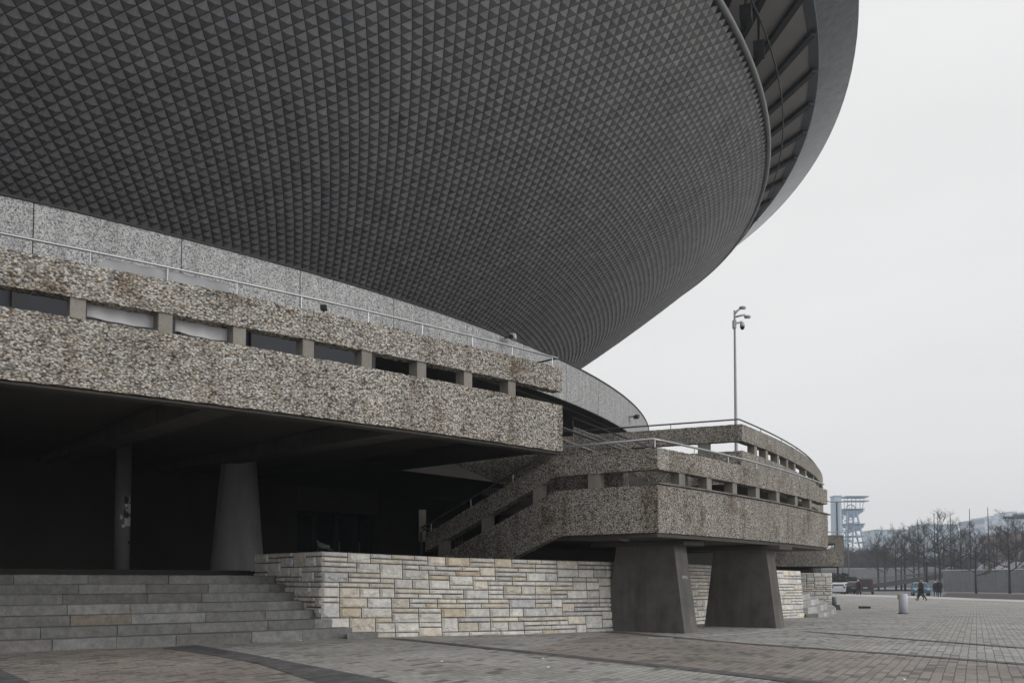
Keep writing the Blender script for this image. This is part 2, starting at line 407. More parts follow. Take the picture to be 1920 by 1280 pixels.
rev('fascia_cap',[circ_(R3-.02,dz3+.004),circ_(R3,dz3+.12),circ_(R3-.25,dz3+.3)],M_fascia,False)
rev('roof',[circ_(R3-.2,dz3+.25),circ_(45,7),circ_(30,9.5),circ_(12,11),circ_(.01,11.5)],M_fascia)
for k in range(44):
    ao=-24.45+3.37*(k-14); t=rad(ao+3.95); ta=rad(ao)
    def cp(R,dz,t): return Vector((AX[0]+ox+R*cos(t),AX[1]+oy+R*sin(t),float(rimz(t))+dz+EYE))
    b=MB(); p=cp(R1+.1,dz2-.22,t); q=cp(R2-.2,dz2-.22,ta); p=p+(p-q)*.55; d=(q-p); n=Vector((-d.y,d.x,0)).normalized()*.13; up=Vector((0,0,.24))
    b.hexa([p-n,q-n,q+n,p+n],[p-n+up,q-n+up,q+n+up,p+n+up]); b.build('soffit_rib',M_black,soff)
for u,v in ((1388,44),(1404,112)):
    p=Vector((0,0,0)); best=None
    for k in range(400):
        t=rad(-60+k*.2); c=cp(R1+.15,1.0,t); y=c.y; dx=c.x/y; dz=(c.z-EYE)/y
        uu=960+F*dx/(cos(PITCH)+dz*sin(PITCH)); vv=VC-F*(dz*cos(PITCH)-sin(PITCH))/(cos(PITCH)+dz*sin(PITCH))
        e=(uu-u)**2+(vv-v)**2
        if best is None or e<best[0]: best=(e,c,t)
    b=MB(); c=best[1]; b.box(c+Vector((0,0,.25)),(.45,.65,.5),best[2]+.1); b.tube([c+Vector((0,0,.5)),c+Vector((0,0,1.75))],.06,6)
    b.build('floodlight',M_black,arena)
# ring parapet with panel joints, dark coping, recess below
RR=50.16; j0=angU(47,RR); j1=angU(875,RR); pa=(j1-j0)/4
k=-8
while k<100:
    A0=j0+k*pa; k+=1
    b=MB(); g_=.012/RR*180/pi
    sts=arc_st(RR,A0+g_,A0+pa-g_,.6); sweep(b,sts,rect(-.2,0,E(7.0),E(8.5)),0,2.); b.build('ring_panel',M_ring,arena)
    if A0>300: break
    if A0+pa>75: break
b=MB(); slab(b,RR-.4,RR-.025,-150,150,E(6.98),E(8.49)); b.build('ring_backing',M_black,arena)
b=MB(); slab(b,RR-.5,RR+.04,-150,150,E(8.502),E(8.55),200); b.build('ring_coping',M_black,arena)
b=MB(); slab(b,30,RR-.3,-150,150,E(8.2),E(8.45)); b.build('ring_roof',M_soff,arena)
b=MB(); slab(b,30,RR-.45,-150,150,E(6.9),E(6.99)); b.build('ring_soffit',M_soff,arena)
b=MB(); slab(b,45.5,46,-150,150,E(3.2),E(6.89)); b.build('hall_wall',M_dark,arena)
gl=MB(); slab(gl,54.6,54.64,-75,-45.2,E(3.31),E(5.6)); gw=gl.build('glazing',M_pane,arena)
b=MB(); slab(b,46.2,55.0,-75,-45.0,E(5.61),E(5.75)); b.build('glazing_roof',M_dark,arena)
for k in range(20):
    b=MB(); b.box(pol(54.7,-74.6+k*1.54,E(4.45)),(.12,.14,2.28),rad(-74.6+k*1.54)); b.build('mullion',M_black,gw)
for z_ in (4.22,4.75):
    b=MB(); slab(b,54.66,54.74,-75,-45.2,E(z_),E(z_+.08)); b.build('transom',M_black,gw)

# ------------------------------------------------------------------ terraces
def terrace(name,label,a0,a1,postA,pm=M_post,ret=None):
    t=thing(name,label,'terrace',pol(RT,(a0+a1)/2,E(LB)))
    b=MB(); sweep(b,arc_st(RT,a0,a1),rect(-.26,0,E(LB),E(LT))); b.build('lower_beam',M_peb,t)
    b=MB(); sweep(b,arc_st(RT,a0,a1),rect(-.26,0,E(UB),E(UT))); ub=b.build('upper_beam',M_peb,t)
    for a in postA:
        b=MB(); post_box(b,RT-.02,a,.26,.22,E(LT)-.03,E(UB)+.03); b.build('post',pm,t)
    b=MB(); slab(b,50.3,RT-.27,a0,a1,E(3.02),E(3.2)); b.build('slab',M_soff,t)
    b=MB(); slab(b,RT-.30,RT-.03,a0+.02,a1-.02,E(LB)-.07,E(LB)-.012); b.build('drip_edge',M_conc,t)
    return t
aEnd=-43.8
pA=[angU(u,RT) for u in (137,304,445,576,687,791,879,962)]
d=pA[1]-pA[0]; pA+=[pA[0]-d,pA[0]-2*d,pA[0]-3*d,pA[0]-4*d]
terL=thing('terrace','long pebble dashed terrace with a slotted parapet over the dark entrance','terrace',pol(RT,-50,E(LB)))
b=MB(); sweep(b,arc_st(RT,-74,aEnd),rect(-.26,0,E(LB),E(LT)),.016,.06); b.build('lower_beam',M_peb,terL)
b=MB(); sweep(b,arc_st(RT,-74,aEnd),rect(-.26,0,E(UB),E(UT)),.016,.06); b.build('upper_beam',M_peb,terL)
for a in pA:
    b=MB(); post_box(b,RT-.03,a,.2,.24,E(LT)-.03,E(UB)+.03); b.build('post',M_post,terL)
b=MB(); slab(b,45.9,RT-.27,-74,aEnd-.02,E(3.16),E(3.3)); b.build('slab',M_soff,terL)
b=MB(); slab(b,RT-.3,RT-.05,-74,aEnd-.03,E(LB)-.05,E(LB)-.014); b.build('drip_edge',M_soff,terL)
for a in (-47.0,-50.6,-54.2,-57.8,-61.4):
    b=MB(); t_=rad(a); w=.28; p=pol(RT-.31,a); q=pol(47,a); n=Vector((-sin(t_),cos(t_),0))*w
    b.hexa([p-n+Vector((0,0,E(2.72))),q-n+Vector((0,0,E(3.02))),q+n+Vector((0,0,E(3.02))),p+n+Vector((0,0,E(2.72)))],[p-n+Vector((0,0,E(3.15))),q-n+Vector((0,0,E(3.15))),q+n+Vector((0,0,E(3.15))),p+n+Vector((0,0,E(3.15)))])
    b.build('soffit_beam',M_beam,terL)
hr=MB(); HZ=4.62
hp=[pol(RT-.13,a,E(HZ)) for a in np.linspace(-74,aEnd+.0,40)]+[pol(RT-.9,aEnd-.0,E(HZ))]
hr.tube(hp,.021,8); hro=hr.build('handrail',M_steel,terL,True)
for u in (157,305,437,560,687,790,885,960,1036):
    b=MB(); a=angU(u,RT-.13); b.tube([pol(RT-.13,a,E(UT)-.02),pol(RT-.13,a,E(HZ))],.012,6); b.build('rail_post',M_steel,hro)

# right upper terrace with inward return
RU=58.8; aC=angU(1394,RU); c0=pol(RU,aC); c1=c0+(Vector((3.48,27.55,0))-c0)*2.4; DU=.15; uLB,uLT,uUB,uUT=LB+DU,LT+DU,UB+DU,UT+DU
pB=[angU(u,RU) for u in (1421,1442,1463,1480,1494,1507,1518)]
terR=thing('terrace','far pebble dashed terrace with open slots standing against the sky','terrace',pol(RU,-25,E(uLB)))
wrapR=corner_st(line_st(c1,c0,.1,1),arc_st(RU,aC,20))
for nm,za,zb in (('lower_beam',uLB,uLT),('upper_beam',uUB,uUT)):
    b=MB(); sweep(b,wrapR,rect(-.26,0,E(za),E(zb))); b.build(nm,M_pebR,terR)
da=2.05; aa=angU(1421,RU)
for k in range(24):
    a=pB[k] if k<5 else pB[4]+da*(k-4)
    b=MB(); post_box(b,RU-.03,a,.24,.22,E(uLT)-.03,E(uUB)+.03); b.build('post',M_post,terR)
for u in (1322,):
    dd=(c1-c0)
    best=min(((abs(960+F*((c0+dd*k/200).x/(c0+dd*k/200).y)-u),k) for k in range(200)))[1]
    p=c0+dd*best/200; b=MB(); b.box((p.x+.06,p.y+.14,E((uLT+uUB)/2)),(.34,.22,uUB-uLT+.06),math.atan2(dd.y,dd.x)); b.build('post',M_post,terR)
b=MB(); slab(b,45.9,RU-.27,aC+.2,20,E(3.02),E(3.18)); b.build('slab',M_soff,terR)
b=MB(); slab(b,45.9,52.0,aEnd-.01,aC+.19,E(3.02),E(3.18)); b.build('link_slab',M_dark,terR)
b=MB(); slab(b,52.0,57.4,aEnd-.01,-41.95,E(3.03),E(3.17)); b.build('link_slab',M_dark,terR)
b=MB(); hz=4.70
b.tube([pol(51.5,aC-1.3,E(hz)),pol(RU-.13,aC+.1,E(hz))]+[pol(RU-.13,a,E(hz)) for a in np.linspace(aC+.4,20,50)],.024,8); h2=b.build('handrail',M_dsteel,terR,True)
for a in np.arange(aC+2,20,2.3):
    b=MB(); b.tube([pol(RU-.13,a,E(uUT)-.02),pol(RU-.13,a,E(hz))],.011,6); b.build('rail_post',M_dsteel,h2)
for k in (.25,.6):
    p=c0+(c1-c0)*k; b=MB(); b.tube([(p.x,p.y,E(uUT)-.02),(p.x,p.y,E(hz))],.011,6); b.build('rail_post',M_dsteel,h2)

# ------------------------------------------------------------------ stair landing
RL=60.3; lUT,lUB,lLT,lLB=2.83,2.37,2.04,1.02
aL0,aL1=-42.05,angU(1552.5,60.3)
land=thing('stair_landing','pebble dashed stair landing with slotted parapet resting on two concrete piers','landing',pol(RL,-37,E(lLB)))
iL=pol(57.8,-42.4)
def corner_path(): 
    return line_st(iL,pol(RL,aL0),.08,1)
p0=pol(RL,aL0)
wrapL=corner_st(line_st(iL,p0,.08,1),arc_st(RL,aL0,aL1,.08))
for nm,za,zb in (('lower_beam',lLB,lLT),('upper_beam',lUB,lUT)):
    b=MB(); sweep(b,wrapL,rect(-.26,0,E(za),E(zb)),.014,.06); b.build(nm,M_pebR,land)
for u in (1282,1333,1381,1424,1462,1496,1523):
    b=MB(); a=angU(u,RL); post_box(b,RL-.03,a,.24,.22,E(lLT)-.03,E(lUB)+.03); b.build('post',M_post,land)
pp=iL+(p0-iL)*.42; b=MB(); b.box((pp.x-.0,pp.y+.16,E((lLT+lUB)/2)),(.3,.2,lUB-lLT+.06),math.atan2((p0-iL).y,(p0-iL).x)); b.build('post',M_post,land)
b=MB(); slab(b,RL-.24,RL+.045,aL0,aL1+.25,E(lLT)+.016,E(lLT)+.05,20); b.build('sill',M_conc,land)
b=MB(); slab(b,55.5,RL-.27,aL0+.1,aL1,E(1.62),E(1.8)); b.build('floor',M_soff,land)
b=MB(); slab(b,54.2,RL-.03,aL0+.02,aL1-.05,E(lLB)-.09,E(lLB)-.012); b.build('soffit',M_soff,land)
# ramped stair flight going down inwards, parapet of two beams
iB=pol(53.4,-42.4)
def sl(z0_,z1_): return [Vector((iL.x,iL.y,z0_)),Vector((iB.x,iB.y,z1_))]
drop=1.62
for nm,za,zb in (('ramp_lower_beam',lLB,lLT),('ramp_upper_beam',lUB,lUT)):
    b=MB(); sweep(b,line_st(Vector((iB.x,iB.y,-drop)),Vector((iL.x,iL.y,0)),.09,1),rect(-.24,0,E(za),E(zb)),.012,.07); b.build(nm,M_pebR,land)
for k in (.12,.5,.85):
    p=iL+(iB-iL)*k; b=MB(); b.box((p.x+.04,p.y+.12,E((lLT+lUB)/2-drop*k)),(.26,.18,.5),math.atan2((p0-iL).y,(p0-iL).x)); b.build('post',M_post,land)
st_=MB()
for k in range(10):
    q=iL+(iB-iL)*((k+.5)/10); q=q+Vector((.64,.77,0))*.9; st_.box((q.x,q.y,E(1.75-drop*(k+.6)/10)),(.5,1.5,.16),math.atan2((p0-iL).y,(p0-iL).x))
st_.build('flight',M_conc,land)
# handrails of the landing
lz=3.03
b=MB(); b.tube([pol(53.3,-42.45,E(lz-1.66)),iL+Vector((0,0,E(lz+.0))),pol(RL-.13,aL0+.05,E(lz))]+[pol(RL-.13,a,E(lz)) for a in np.linspace(aL0+.4,aL1+.1,24)],.026,8)
h3=b.build('handrail',M_steel,land,True)
for a in [aL0+.1]+list(np.arange(aL0+1.7,aL1,1.62)):
    b=MB(); b.tube([pol(RL-.13,a,E(lUT)-.02),pol(RL-.13,a,E(lz))],.013,6); b.build('rail_post',M_steel,h3)
for k in (.3,.62,.95):
    p=iL+(iB-iL)*k; b=MB(); b.tube([(p.x,p.y,E(lUT-drop*k)-.03),(p.x,p.y,E(lz-drop*k))],.011,6); b.build('rail_post',M_steel,h3)
# upper flight from the landing up to the terrace
def fl(p,q,z0_,z1_,h,name,par,mat=M_pebR):
    b=MB(); sweep(b,line_st(Vector((p.x,p.y,z0_)),Vector((q.x,q.y,z1_)),.09,1),rect(-.22,0,-h,0),.012,.07); return b.build(name,mat,par)
A1=pol(59.2,-41.75);A0=pol(53.2,-41.75); B1=pol(59.0,-38.6);B0=pol(55.6,-38.75);
fl(A0,A1,E(5.08),E(2.62),1.75,'flight_parapet',land); fl(B0,B1,E(4.22),E(2.75),1.5,'flight_parapet',land)
for (p,q,za,zb) in ((A0,A1,5.38,2.9),(B0,B1,4.46,3.0)):
    b=MB(); b.tube([(p.x,p.y,E(za)-.25),(p.x,p.y,E(za)),(q.x,q.y,E(zb))],.022,8); b.build('flight_rail',M_dsteel,land,True)
p_=pol(56.9,-40.2); b=MB(); p2=pol(58.2,-40.1); b.tube([(pol(54.8,-40.4).x,pol(54.8,-40.4).y,E(4.5)),(p2.x,p2.y,E(3.15))],.022,8); b.build('flight_rail',M_dsteel,land,True)
b=MB()
for k in range(12):
    q=pol(59.0-k*.33,-40.1,E(1.95+.15*k)); b.box(q,(.36,3.0,.16),rad(-40.1))
b.build('flight',M_soff,land)
b=MB(); slab(b,55.6,55.9,-38.5,-30,E(1.8),E(3.4),10); b.build('back_wall',M_pebR,land)

# far landing of the next stair
fE=pol(60.7,-9.3); fI=pol(54.5,-9.3)
far=thing('stair_landing','small distant stair landing beyond the near one, its end against the hazy trees','landing',tuple(fE))
for nm,za,zb in (('lower_beam',.79,1.74),('upper_beam',2.05,2.5)):
    b=MB(); sweep(b,line_st(fI,fE,.12,1),rect(-.26,0,E(za),E(zb)),.012,.1); sweep(b,arc_st(60.7,-9.2,0,.2),rect(-.26,0,E(za),E(zb)),.012,.12); b.build(nm,M_pebR,far)
for k in (.0,.16,.36,.6):
    q=fE+(fI-fE)*k; b=MB(); b.box((q.x-.2,q.y+.13,E(1.9)),(.5 if k==0 else .35,.22,.4),rad(-9.3)); b.build('post',M_post,far)
b=MB(); slab(b,55,60.4,-9.1,0,E(.74),E(.88)); b.build('soffit',M_soff,far)
b=MB(); b.tube([(fI.x,fI.y,E(2.68)),(fE.x-.13,fE.y,E(2.68))],.03,6); b.build('handrail',M_steel,far)

# ------------------------------------------------------------------ piers
def pier(a,label,out_b,out_t,inn_b,inn_t,w=.62,ztop=lLB-.1,zb=-1.35):
    t_=rad(a); n=Vector((-sin(t_),cos(t_),0))
    o=thing('concrete_pier',label,'pier',tuple(pol(out_b,a,E(zb))),'tapered piers under the stair landings')
    # subdivided, slightly uneven faces
    b=MB(); nz=10; nr=6; nw=2
    def pt(r,w_,z):  # r 0..1 from inner to outer
        Ro=out_b+(out_t-out_b)*z; Ri=inn_b+(inn_t-inn_b)*z; R=Ri+(Ro-Ri)*r
        p=pol(R,a,E(zb+(ztop-zb)*z))+n*(w_*w*(1-.12*z)); return rough(p,.008,3)
    b.grid(lambda u,v:pt(u,0,v),nr,nz); b.grid(lambda u,v:pt(u,1,v),nr,nz); b.grid(lambda u,v:pt(1,u,v),nw,nz); b.grid(lambda u,v:pt(0,u,v),nw,nz)
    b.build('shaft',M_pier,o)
    b=MB(); 
    b.box(pol((out_t+inn_t)/2-.15,a,E(ztop)-.06)+n*w/2,(2.6,w*1.5,.1),t_); b.build('bearing',M_soff,o)
    return o
aP1=ang(onG(1285,1187)); aP2=ang(onG(1460,1177))
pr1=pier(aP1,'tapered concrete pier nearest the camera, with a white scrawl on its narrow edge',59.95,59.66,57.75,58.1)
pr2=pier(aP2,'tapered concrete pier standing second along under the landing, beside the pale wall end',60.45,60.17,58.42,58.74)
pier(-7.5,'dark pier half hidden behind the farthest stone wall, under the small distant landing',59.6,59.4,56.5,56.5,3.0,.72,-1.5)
# small scrawl
b=MB(); c=atY(1283,1082,20.72); n=Vector((cos(rad(aP1)),sin(rad(aP1)),0)); tg=Vector((-sin(rad(aP1)),cos(rad(aP1)),0))
base=pol(59.95+(59.66-59.95)*((c.z-E(-1.35))/(lLB-.1+1.35))+.012,aP1,c.z)+tg*.3
pts=[base+tg*x*.06+Vector((0,0,z*.05)) for x,z in ((-2.2,.8),(-1.6,-.5),(-1,.9),(-.5,-.6),(0,.8),(.4,.0),(1,.6),(1.4,-.8),(1.9,.3))]
b.tube(pts,.009,5); b.build('scrawl',M_white,pr1)

# ------------------------------------------------------------------ stone walls
def stone_tint(r):
    k=r.random()
    if k<.58: c=(.53,.515,.485)
    elif k<.76: c=(.52,.48,.415)
    elif k<.88: c=(.47,.47,.47)
    elif k<.95: c=(.50,.49,.475)
    else: c=(.47,.41,.325)
    f=1.05+.34*r.random(); return tuple(min(.82,x*f*1.12) for x in c)
def stone_wall(name,label,path,seed,quoins=True,cap=True,depth=.4):
    """path: list of (base Vector xy, outward, ztop, zbase, batter); courses follow the length"""
    r=random.Random(seed)
    L=[0]
    for i in range(1,len(path)): L.append(L[-1]+(path[i][0]-path[i-1][0]).length)
    tot=L[-1]
    def at(s):
        s=max(0,min(tot,s))
        for i in range(1,len(L)):
            if s<=L[i]+1e-9:
                t=(s-L[i-1])/(L[i]-L[i-1]); a,b_2=path[i-1],path[i]
                return [a[k]+(b_2[k]-a[k])*t for k in range(5)]
        return list(path[-1])
    def P3(s,h,o): # h 0..1 , o outward
        p,n,zt,zb,bt=at(s); n=n.normalized(); z=zb+(zt-zb)*h
        return Vector((p.x,p.y,0))+n*(o-bt*h)+Vector((0,0,z))
    root=thing(name,label,'wall',tuple(P3(tot/2,0,0)))
    H=path[0][2]-path[0][3]
    blocks=MB()
    def block(s0,s1,h0,h1):
        g=.0085; s0+=g; s1-=g; h0+=g/H; h1-=g/H
        hh=(h1-h0)*H
        col=stone_tint(r); nu=max(4,int((s1-s0)/.036)); nv=max(4,int(hh/.02))
        prot=.03+.025*r.random(); ph=r.random()*50; chip=r.random()<.72; lv=r.uniform(.12,.45); ins=r.uniform(.3,.7)
        def fn(u,v):
            e=min(u,1-u)*(s1-s0); e2=min(v,1-v)*hh
            k=min(1,min(e,e2)/.012)
            q=Vector((u*(s1-s0)*6+ph,v*hh*7,ph)); rr=noise.noise(q)*.5+noise.noise(q*3.1)*.35
            o=prot+.014*rr
            if chip:
                edge=lv+.30*noise.noise(Vector((u*(s1-s0)*7+ph,3.1,ph)))+.16*noise.noise(Vector((u*(s1-s0)*24+ph,7.7,ph)))
                d=(edge-v)*hh
                if d>0: o=o*(1-ins*min(1,d/.02))+.006*noise.noise(q*6)
            return P3(s0+(s1-s0)*u,h0+(h1-h0)*v,max(.004,o*k))
        blocks.grid(fn,nu,nv,col)
    # courses of triple unit .075 m filled with 1,2,3-unit stones
    unit=.108; n=int(round(H/unit)); occ={}
    level=[0.0]*n
    # column sweep: greedy ashlar
    done=False
    while True:
        i=min(range(n),key=lambda q:(round(level[q],3),q)); s=level[i]
        if s>=tot-1e-6: break
        hmax=1
        while hmax<3 and i+hmax<n and abs(level[i+hmax]-s)<.02: hmax+=1
        h=r.choices([1,2,3],[.40,.52,.08])[0]; h=min(h,hmax)
        ln={1:r.uniform(.34,.8),2:r.uniform(.34,.66),3:r.uniform(.34,.6)}[h]
        e=s+ln
        # snap to neighbours' ends to make shared joints
        for q in (i-1,i+h):
            if 0<=q<n and abs(level[q]-e)<.12 and level[q]>s+.15: e=level[q]
        if tot-e<.2: e=tot
        block(s,min(e,tot),i/n,(i+h)/n)
        for q in range(i,i+h): level[q]=min(e,tot)
    blocks.build('stone_facing',M_stone,root)
    core=MB(); ks=max(2,int(tot/.5))
    vs=[];
    for k in range(ks+1):
        s=.16+(tot-.16)*k/ks
        vs+= [P3(s,0,-.004),P3(s,1,-.004)-Vector((0,0,.004)),P3(s,1,-depth)-Vector((0,0,.004)),P3(s,0,-depth)]
    core.add(vs,[(i*4+j,(i+1)*4+j,(i+1)*4+(j+1)%4,i*4+(j+1)%4) for i in range(ks) for j in range(4)]+[(0,1,2,3),(ks*4+3,ks*4+2,ks*4+1,ks*4)])
    core.build('core',M_mortar,root)
    return root
def wp(u,vb,vt,R=None):
    p=onG(u,vb); a=rad(ang(p)); n=Vector((cos(a),sin(a),0))
    dx,dz=ray(u,vt); zt=dz*(p.y+.12)+EYE
    return [Vector((p.x,p.y,0)),n,zt,p.z-.12,.0 if u<620 else .13]
w_main=[wp(u,vb,vt) for u,vb,vt in ((610,1195,1033),(730,1193,1038.5),(850,1191,1044),(1000,1187.5,1048.5),(1150,1182,1052),(1320,1168,1057.5),(1460,1159,1068),(1508,1157,1069.5))]
pc=[w_main[0][0].copy()]+list(w_main[0][1:]); n0=pc[1]; pin=pc[0]-n0*3.0; sd=Vector((n0.y,-n0.x,0))
tg0=(w_main[1][0]-w_main[0][0]).normalized(); w_main[0][0]=w_main[0][0]-tg0*.1
wall1=stone_wall('stone_wall','pale coursed stone wall running from the broad steps to behind the piers',w_main,5)
# left flank beside the steps
flank=stone_wall('stone_wall','shaded stone flank closing the right side of the broad granite steps',[[pin+sd*.06,sd,pc[2]+.0,pc[3],.0],[pc[0]-n0*.03+sd*.06,sd,pc[2],pc[3],.0]],9)
# right flank of the main wall facing the far stair, and the far wall
a2=-12.6; q0=pol(53.5,a2); q1=pol(59.55,a2); t2=Vector((sin(rad(a2)),-cos(rad(a2)),0))
wall2=stone_wall('stone_wall','weathered stone wall end beyond the side steps, next to the dark bollard',[[q0,t2,E(.42),E(-1.6),.0],[q1,t2,E(.40),E(-1.6),.12]],12)
rn=lambda a:Vector((cos(rad(a)),sin(rad(a)),0))
stone_wall('stone_wall','receding stone wall past the side steps, seen only at its corner',[[pol(59.5,-12.3),rn(-12.3),E(.40),E(-1.6),.12],[pol(59.5,-6),rn(-6),E(.36),E(-1.6),.12],[pol(59.5,0),rn(0),E(.3),E(-1.65),.12]],14)

# ------------------------------------------------------------------ granite steps
def steps(name,label,Rf,a0,a1,zg,ztop,n,tread,seed,lum=1.):
    r=random.Random(seed); o=thing(name,label,'steps',tuple(pol(Rf,(a0+a1)/2,zg)))
    rise=(ztop-zg)/n
    for k in range(n):
        b=MB(); R=Rf-k*tread; a=a0; zt=zg+rise*(k+1); zb=zt-rise-.02 if k else zg-.25
        aend=a1
        while a<aend-.02:
            ln=r.uniform(.95,1.55); e=a+math.degrees(ln/R)
            if aend-e<.5: e=aend
            f=.56+.34*r.random(); base=r.choices([(.26,.262,.258),(.23,.226,.215),(.27,.24,.20),(.29,.292,.29)],[.52,.30,.05,.13])[0]
            col=tuple(x*f*lum for x in base); jr=r.uniform(-.012,.012); g=math.degrees(.005/R)
            nA=max(2,int(ln/.15)); A=[a+g+(e-a-2*g)*i/nA for i in range(nA+1)]
            vs=[]
            for x in A:
                for (rr,z) in ((R+jr,zb),(R+jr+.004,zt-.025),(R+jr-.012,zt-.006),(R+jr-.04,zt),(R-tread-.08,zt),(R-tread-.08,zb)):
                    p=pol(rr,x,z); vs.append(rough(p,.006,8))
            m=6
            fs=[(i*m+j,(i+1)*m+j,(i+1)*m+(j+1)%m,i*m+(j+1)%m) for i in range(nA) for j in range(m)]+[tuple(range(m)),tuple(nA*m+m-1-j for j in range(m))]
            b.add(vs,fs,col); a=e
        b.build('step',M_granite,o)
    return o
steps('granite_steps','broad flight of weathered granite steps leading up under the dark terrace',56.05,-72,-46.75,gz(15.5)+.0,E(.115),7,.4,11)
steps('granite_steps','short side flight of stone steps between the two far stone walls',59.25,-27.6,-12.85,gz(44)+.04,E(-.15),6,.36,4,2.3)
# entrance floor, plinth, back wall, doors (parts of the arena)
b=MB(); slab(b,44,53.62,-74,-38,E(-.2),E(.108)); b.build('entrance_floor',M_soff,arena)
b=MB(); slab(b,44,52.4,-74,-47.2,E(.109),E(.235)); b.build('plinth',M_dark,arena)
M_brick=NT('dark_brick'); v=M_brick.coord((1,1,1)); 
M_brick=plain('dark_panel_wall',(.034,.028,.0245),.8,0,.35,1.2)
dA0=angU(556,46.8); dA1=angU(712,46.8)
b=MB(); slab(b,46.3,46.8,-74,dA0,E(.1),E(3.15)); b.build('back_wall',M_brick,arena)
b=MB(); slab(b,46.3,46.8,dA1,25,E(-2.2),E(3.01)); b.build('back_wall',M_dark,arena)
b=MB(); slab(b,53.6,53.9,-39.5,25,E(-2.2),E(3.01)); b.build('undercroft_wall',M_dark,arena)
b=MB(); slab(b,46.4,46.75,dA0,dA1,E(2.25),E(3.01)); b.build('lintel',M_soff,arena)
dS=(dA1-dA0)/4
for k in range(4):
    A=dA0+k*dS; wd=46.5*rad(dS)
    b=MB(); b.box(pol(46.5,A+dS/2,E(1.2)),(.08,wd-.04,2.1),rad(A+dS/2)); dr=b.build('door',M_black,arena)
    b=MB(); b.box(pol(46.56,A+dS/2,E(1.35)),(.03,wd*.68,1.5),rad(A+dS/2)); b.build('pane',M_dpane,dr)
    b=MB(); b.tube([pol(46.64,A+dS*.1,E(.9)),pol(46.64,A+dS*.1,E(1.3))],.02,6); b.build('handle',M_dsteel,dr)
# radial partition with a bright strip near the ramp foot
b=MB(); c=atY(792,985,25.5); b.box((c.x,c.y,c.z),(.2,.06,.9)); b.box((c.x,c.y-.04,c.z-.1),(.14,.03,.55))
tag(b.build('notice_board',M_post,None),'narrow pale notice board in the dark left of the ramp foot','notice board')

# columns
cp_=pol(50.6,-47.0); cb=Vector((cp_.x,cp_.y,0))
cc=atY(446,1000,23.0)
o=thing('conical_column','thick tapering concrete column carrying the terrace soffit behind the steps','column',(cc.x,cc.y,E(.236)))
b=MB(); b.lathe([(.70,0),(.66,.03),(.655,.1),(.43,2.78),(.43,2.92)],(cc.x,cc.y,E(.236)),40); b.build('shaft',concrete('column_concrete',(.2,.2,.205),.15,.25),o,True)
b=MB(); b.lathe([(.5,2.80),(.5,2.92)],(cc.x,cc.y,E(.236)),40); b.build('capital',M_soff,o)
pc2=atY(229,1000,20.6)
o=thing('pipe_column','slim round steel column with torn paper posters beside the steps','column',(pc2.x,pc2.y,E(.11)))
b=MB(); b.lathe([(.17,0),(.17,3.05)],(pc2.x,pc2.y,E(.11)),24); b.build('shaft',plain('grey_pipe',(.12,.12,.12),.5,0,.3,5),o,True)
rr=random.Random(2)
for k in range(15):
    b=MB(); a0=rr.uniform(-1.5,-.3); da_=rr.uniform(.3,.8); z=rr.uniform(.65,2.0); h=rr.uniform(.06,.2)
    b.grid(lambda u,v:(pc2.x+.174*cos(a0+da_*u),pc2.y+.174*sin(a0+da_*u),E(.11)+z+h*v*(1-.3*u)),5,1); b.build('torn_poster',M_lgrey if k%3 else M_black,o)
# stair foot railing
o=thing('railing','dark metal railing with thin bars at the foot of the ramp','railing',tuple(atY(792,1030,24)))
a=atY(790,992,24.2); b_4=atY(868,994,24.9)
b=MB(); b.tube([(a.x,a.y,E(.1)),(a.x,a.y,a.z-.1),(a.x+.05,a.y,a.z),(a.x+.5,a.y,a.z)],.03,8); b.build('bent_post',M_dsteel,o,True)
b=MB(); b.tube([atY(815,994,24.6),b_4],.02,6); b.build('top_rail',M_dsteel,o)
for k in range(9):
    q=atY(815+6.5*k,994,24.6+.03*k); b=MB(); b.tube([q,(q.x,q.y,E(.1))],.012,5); b.build('bar',M_dsteel,o)

# banners
def cloth(name,label,R,ua,ub,zt,zb,sag,mat=M_cloth,gr=None,sagside=0):
    A0,A1=angU(ua,R),angU(ub,R); b=MB()
    def fn(u,v):
        t=4*u*(1-u); zt_=zt; e=abs(2*u-1)
        z=zt_+(zb-zt_)*(1-v)*(1+sag*t)-(.0 if not sagside else 0)
        if sagside: w_=(u if sagside==1 else 1-u); z=zb+(zt-zb)*v*min(1,.12+w_*4.5)*(1-.08*t)
        return pol(R+.015*sin(u*17)+.02*sin(u*5+v*3)*(1-v),A0+(A1-A0)*u,E(z))
    b.grid(fn,40,8); o=b.build(name,mat,None,True); return tag(o,label,'banner',gr)
cloth('banner','white cloth banner hung behind the terrace handrail at the left',RT-.17,159,305,4.60,UT-.08,.0,M_cloth2,None,1)
cloth('banner','white cloth banner behind the handrail, right of the first cloth',RT-.17,307,437,4.60,UT-.08,.0,M_cloth2,None,2)
cloth('cloth_strip','white cloth strip in the parapet slot, left of the two',RT-.27,153,289,UB+.02,3.73,.15)
cloth('cloth_strip','white cloth strip in the parapet slot, right of the two',RT-.27,321,431,UB+.02,3.73,.2)

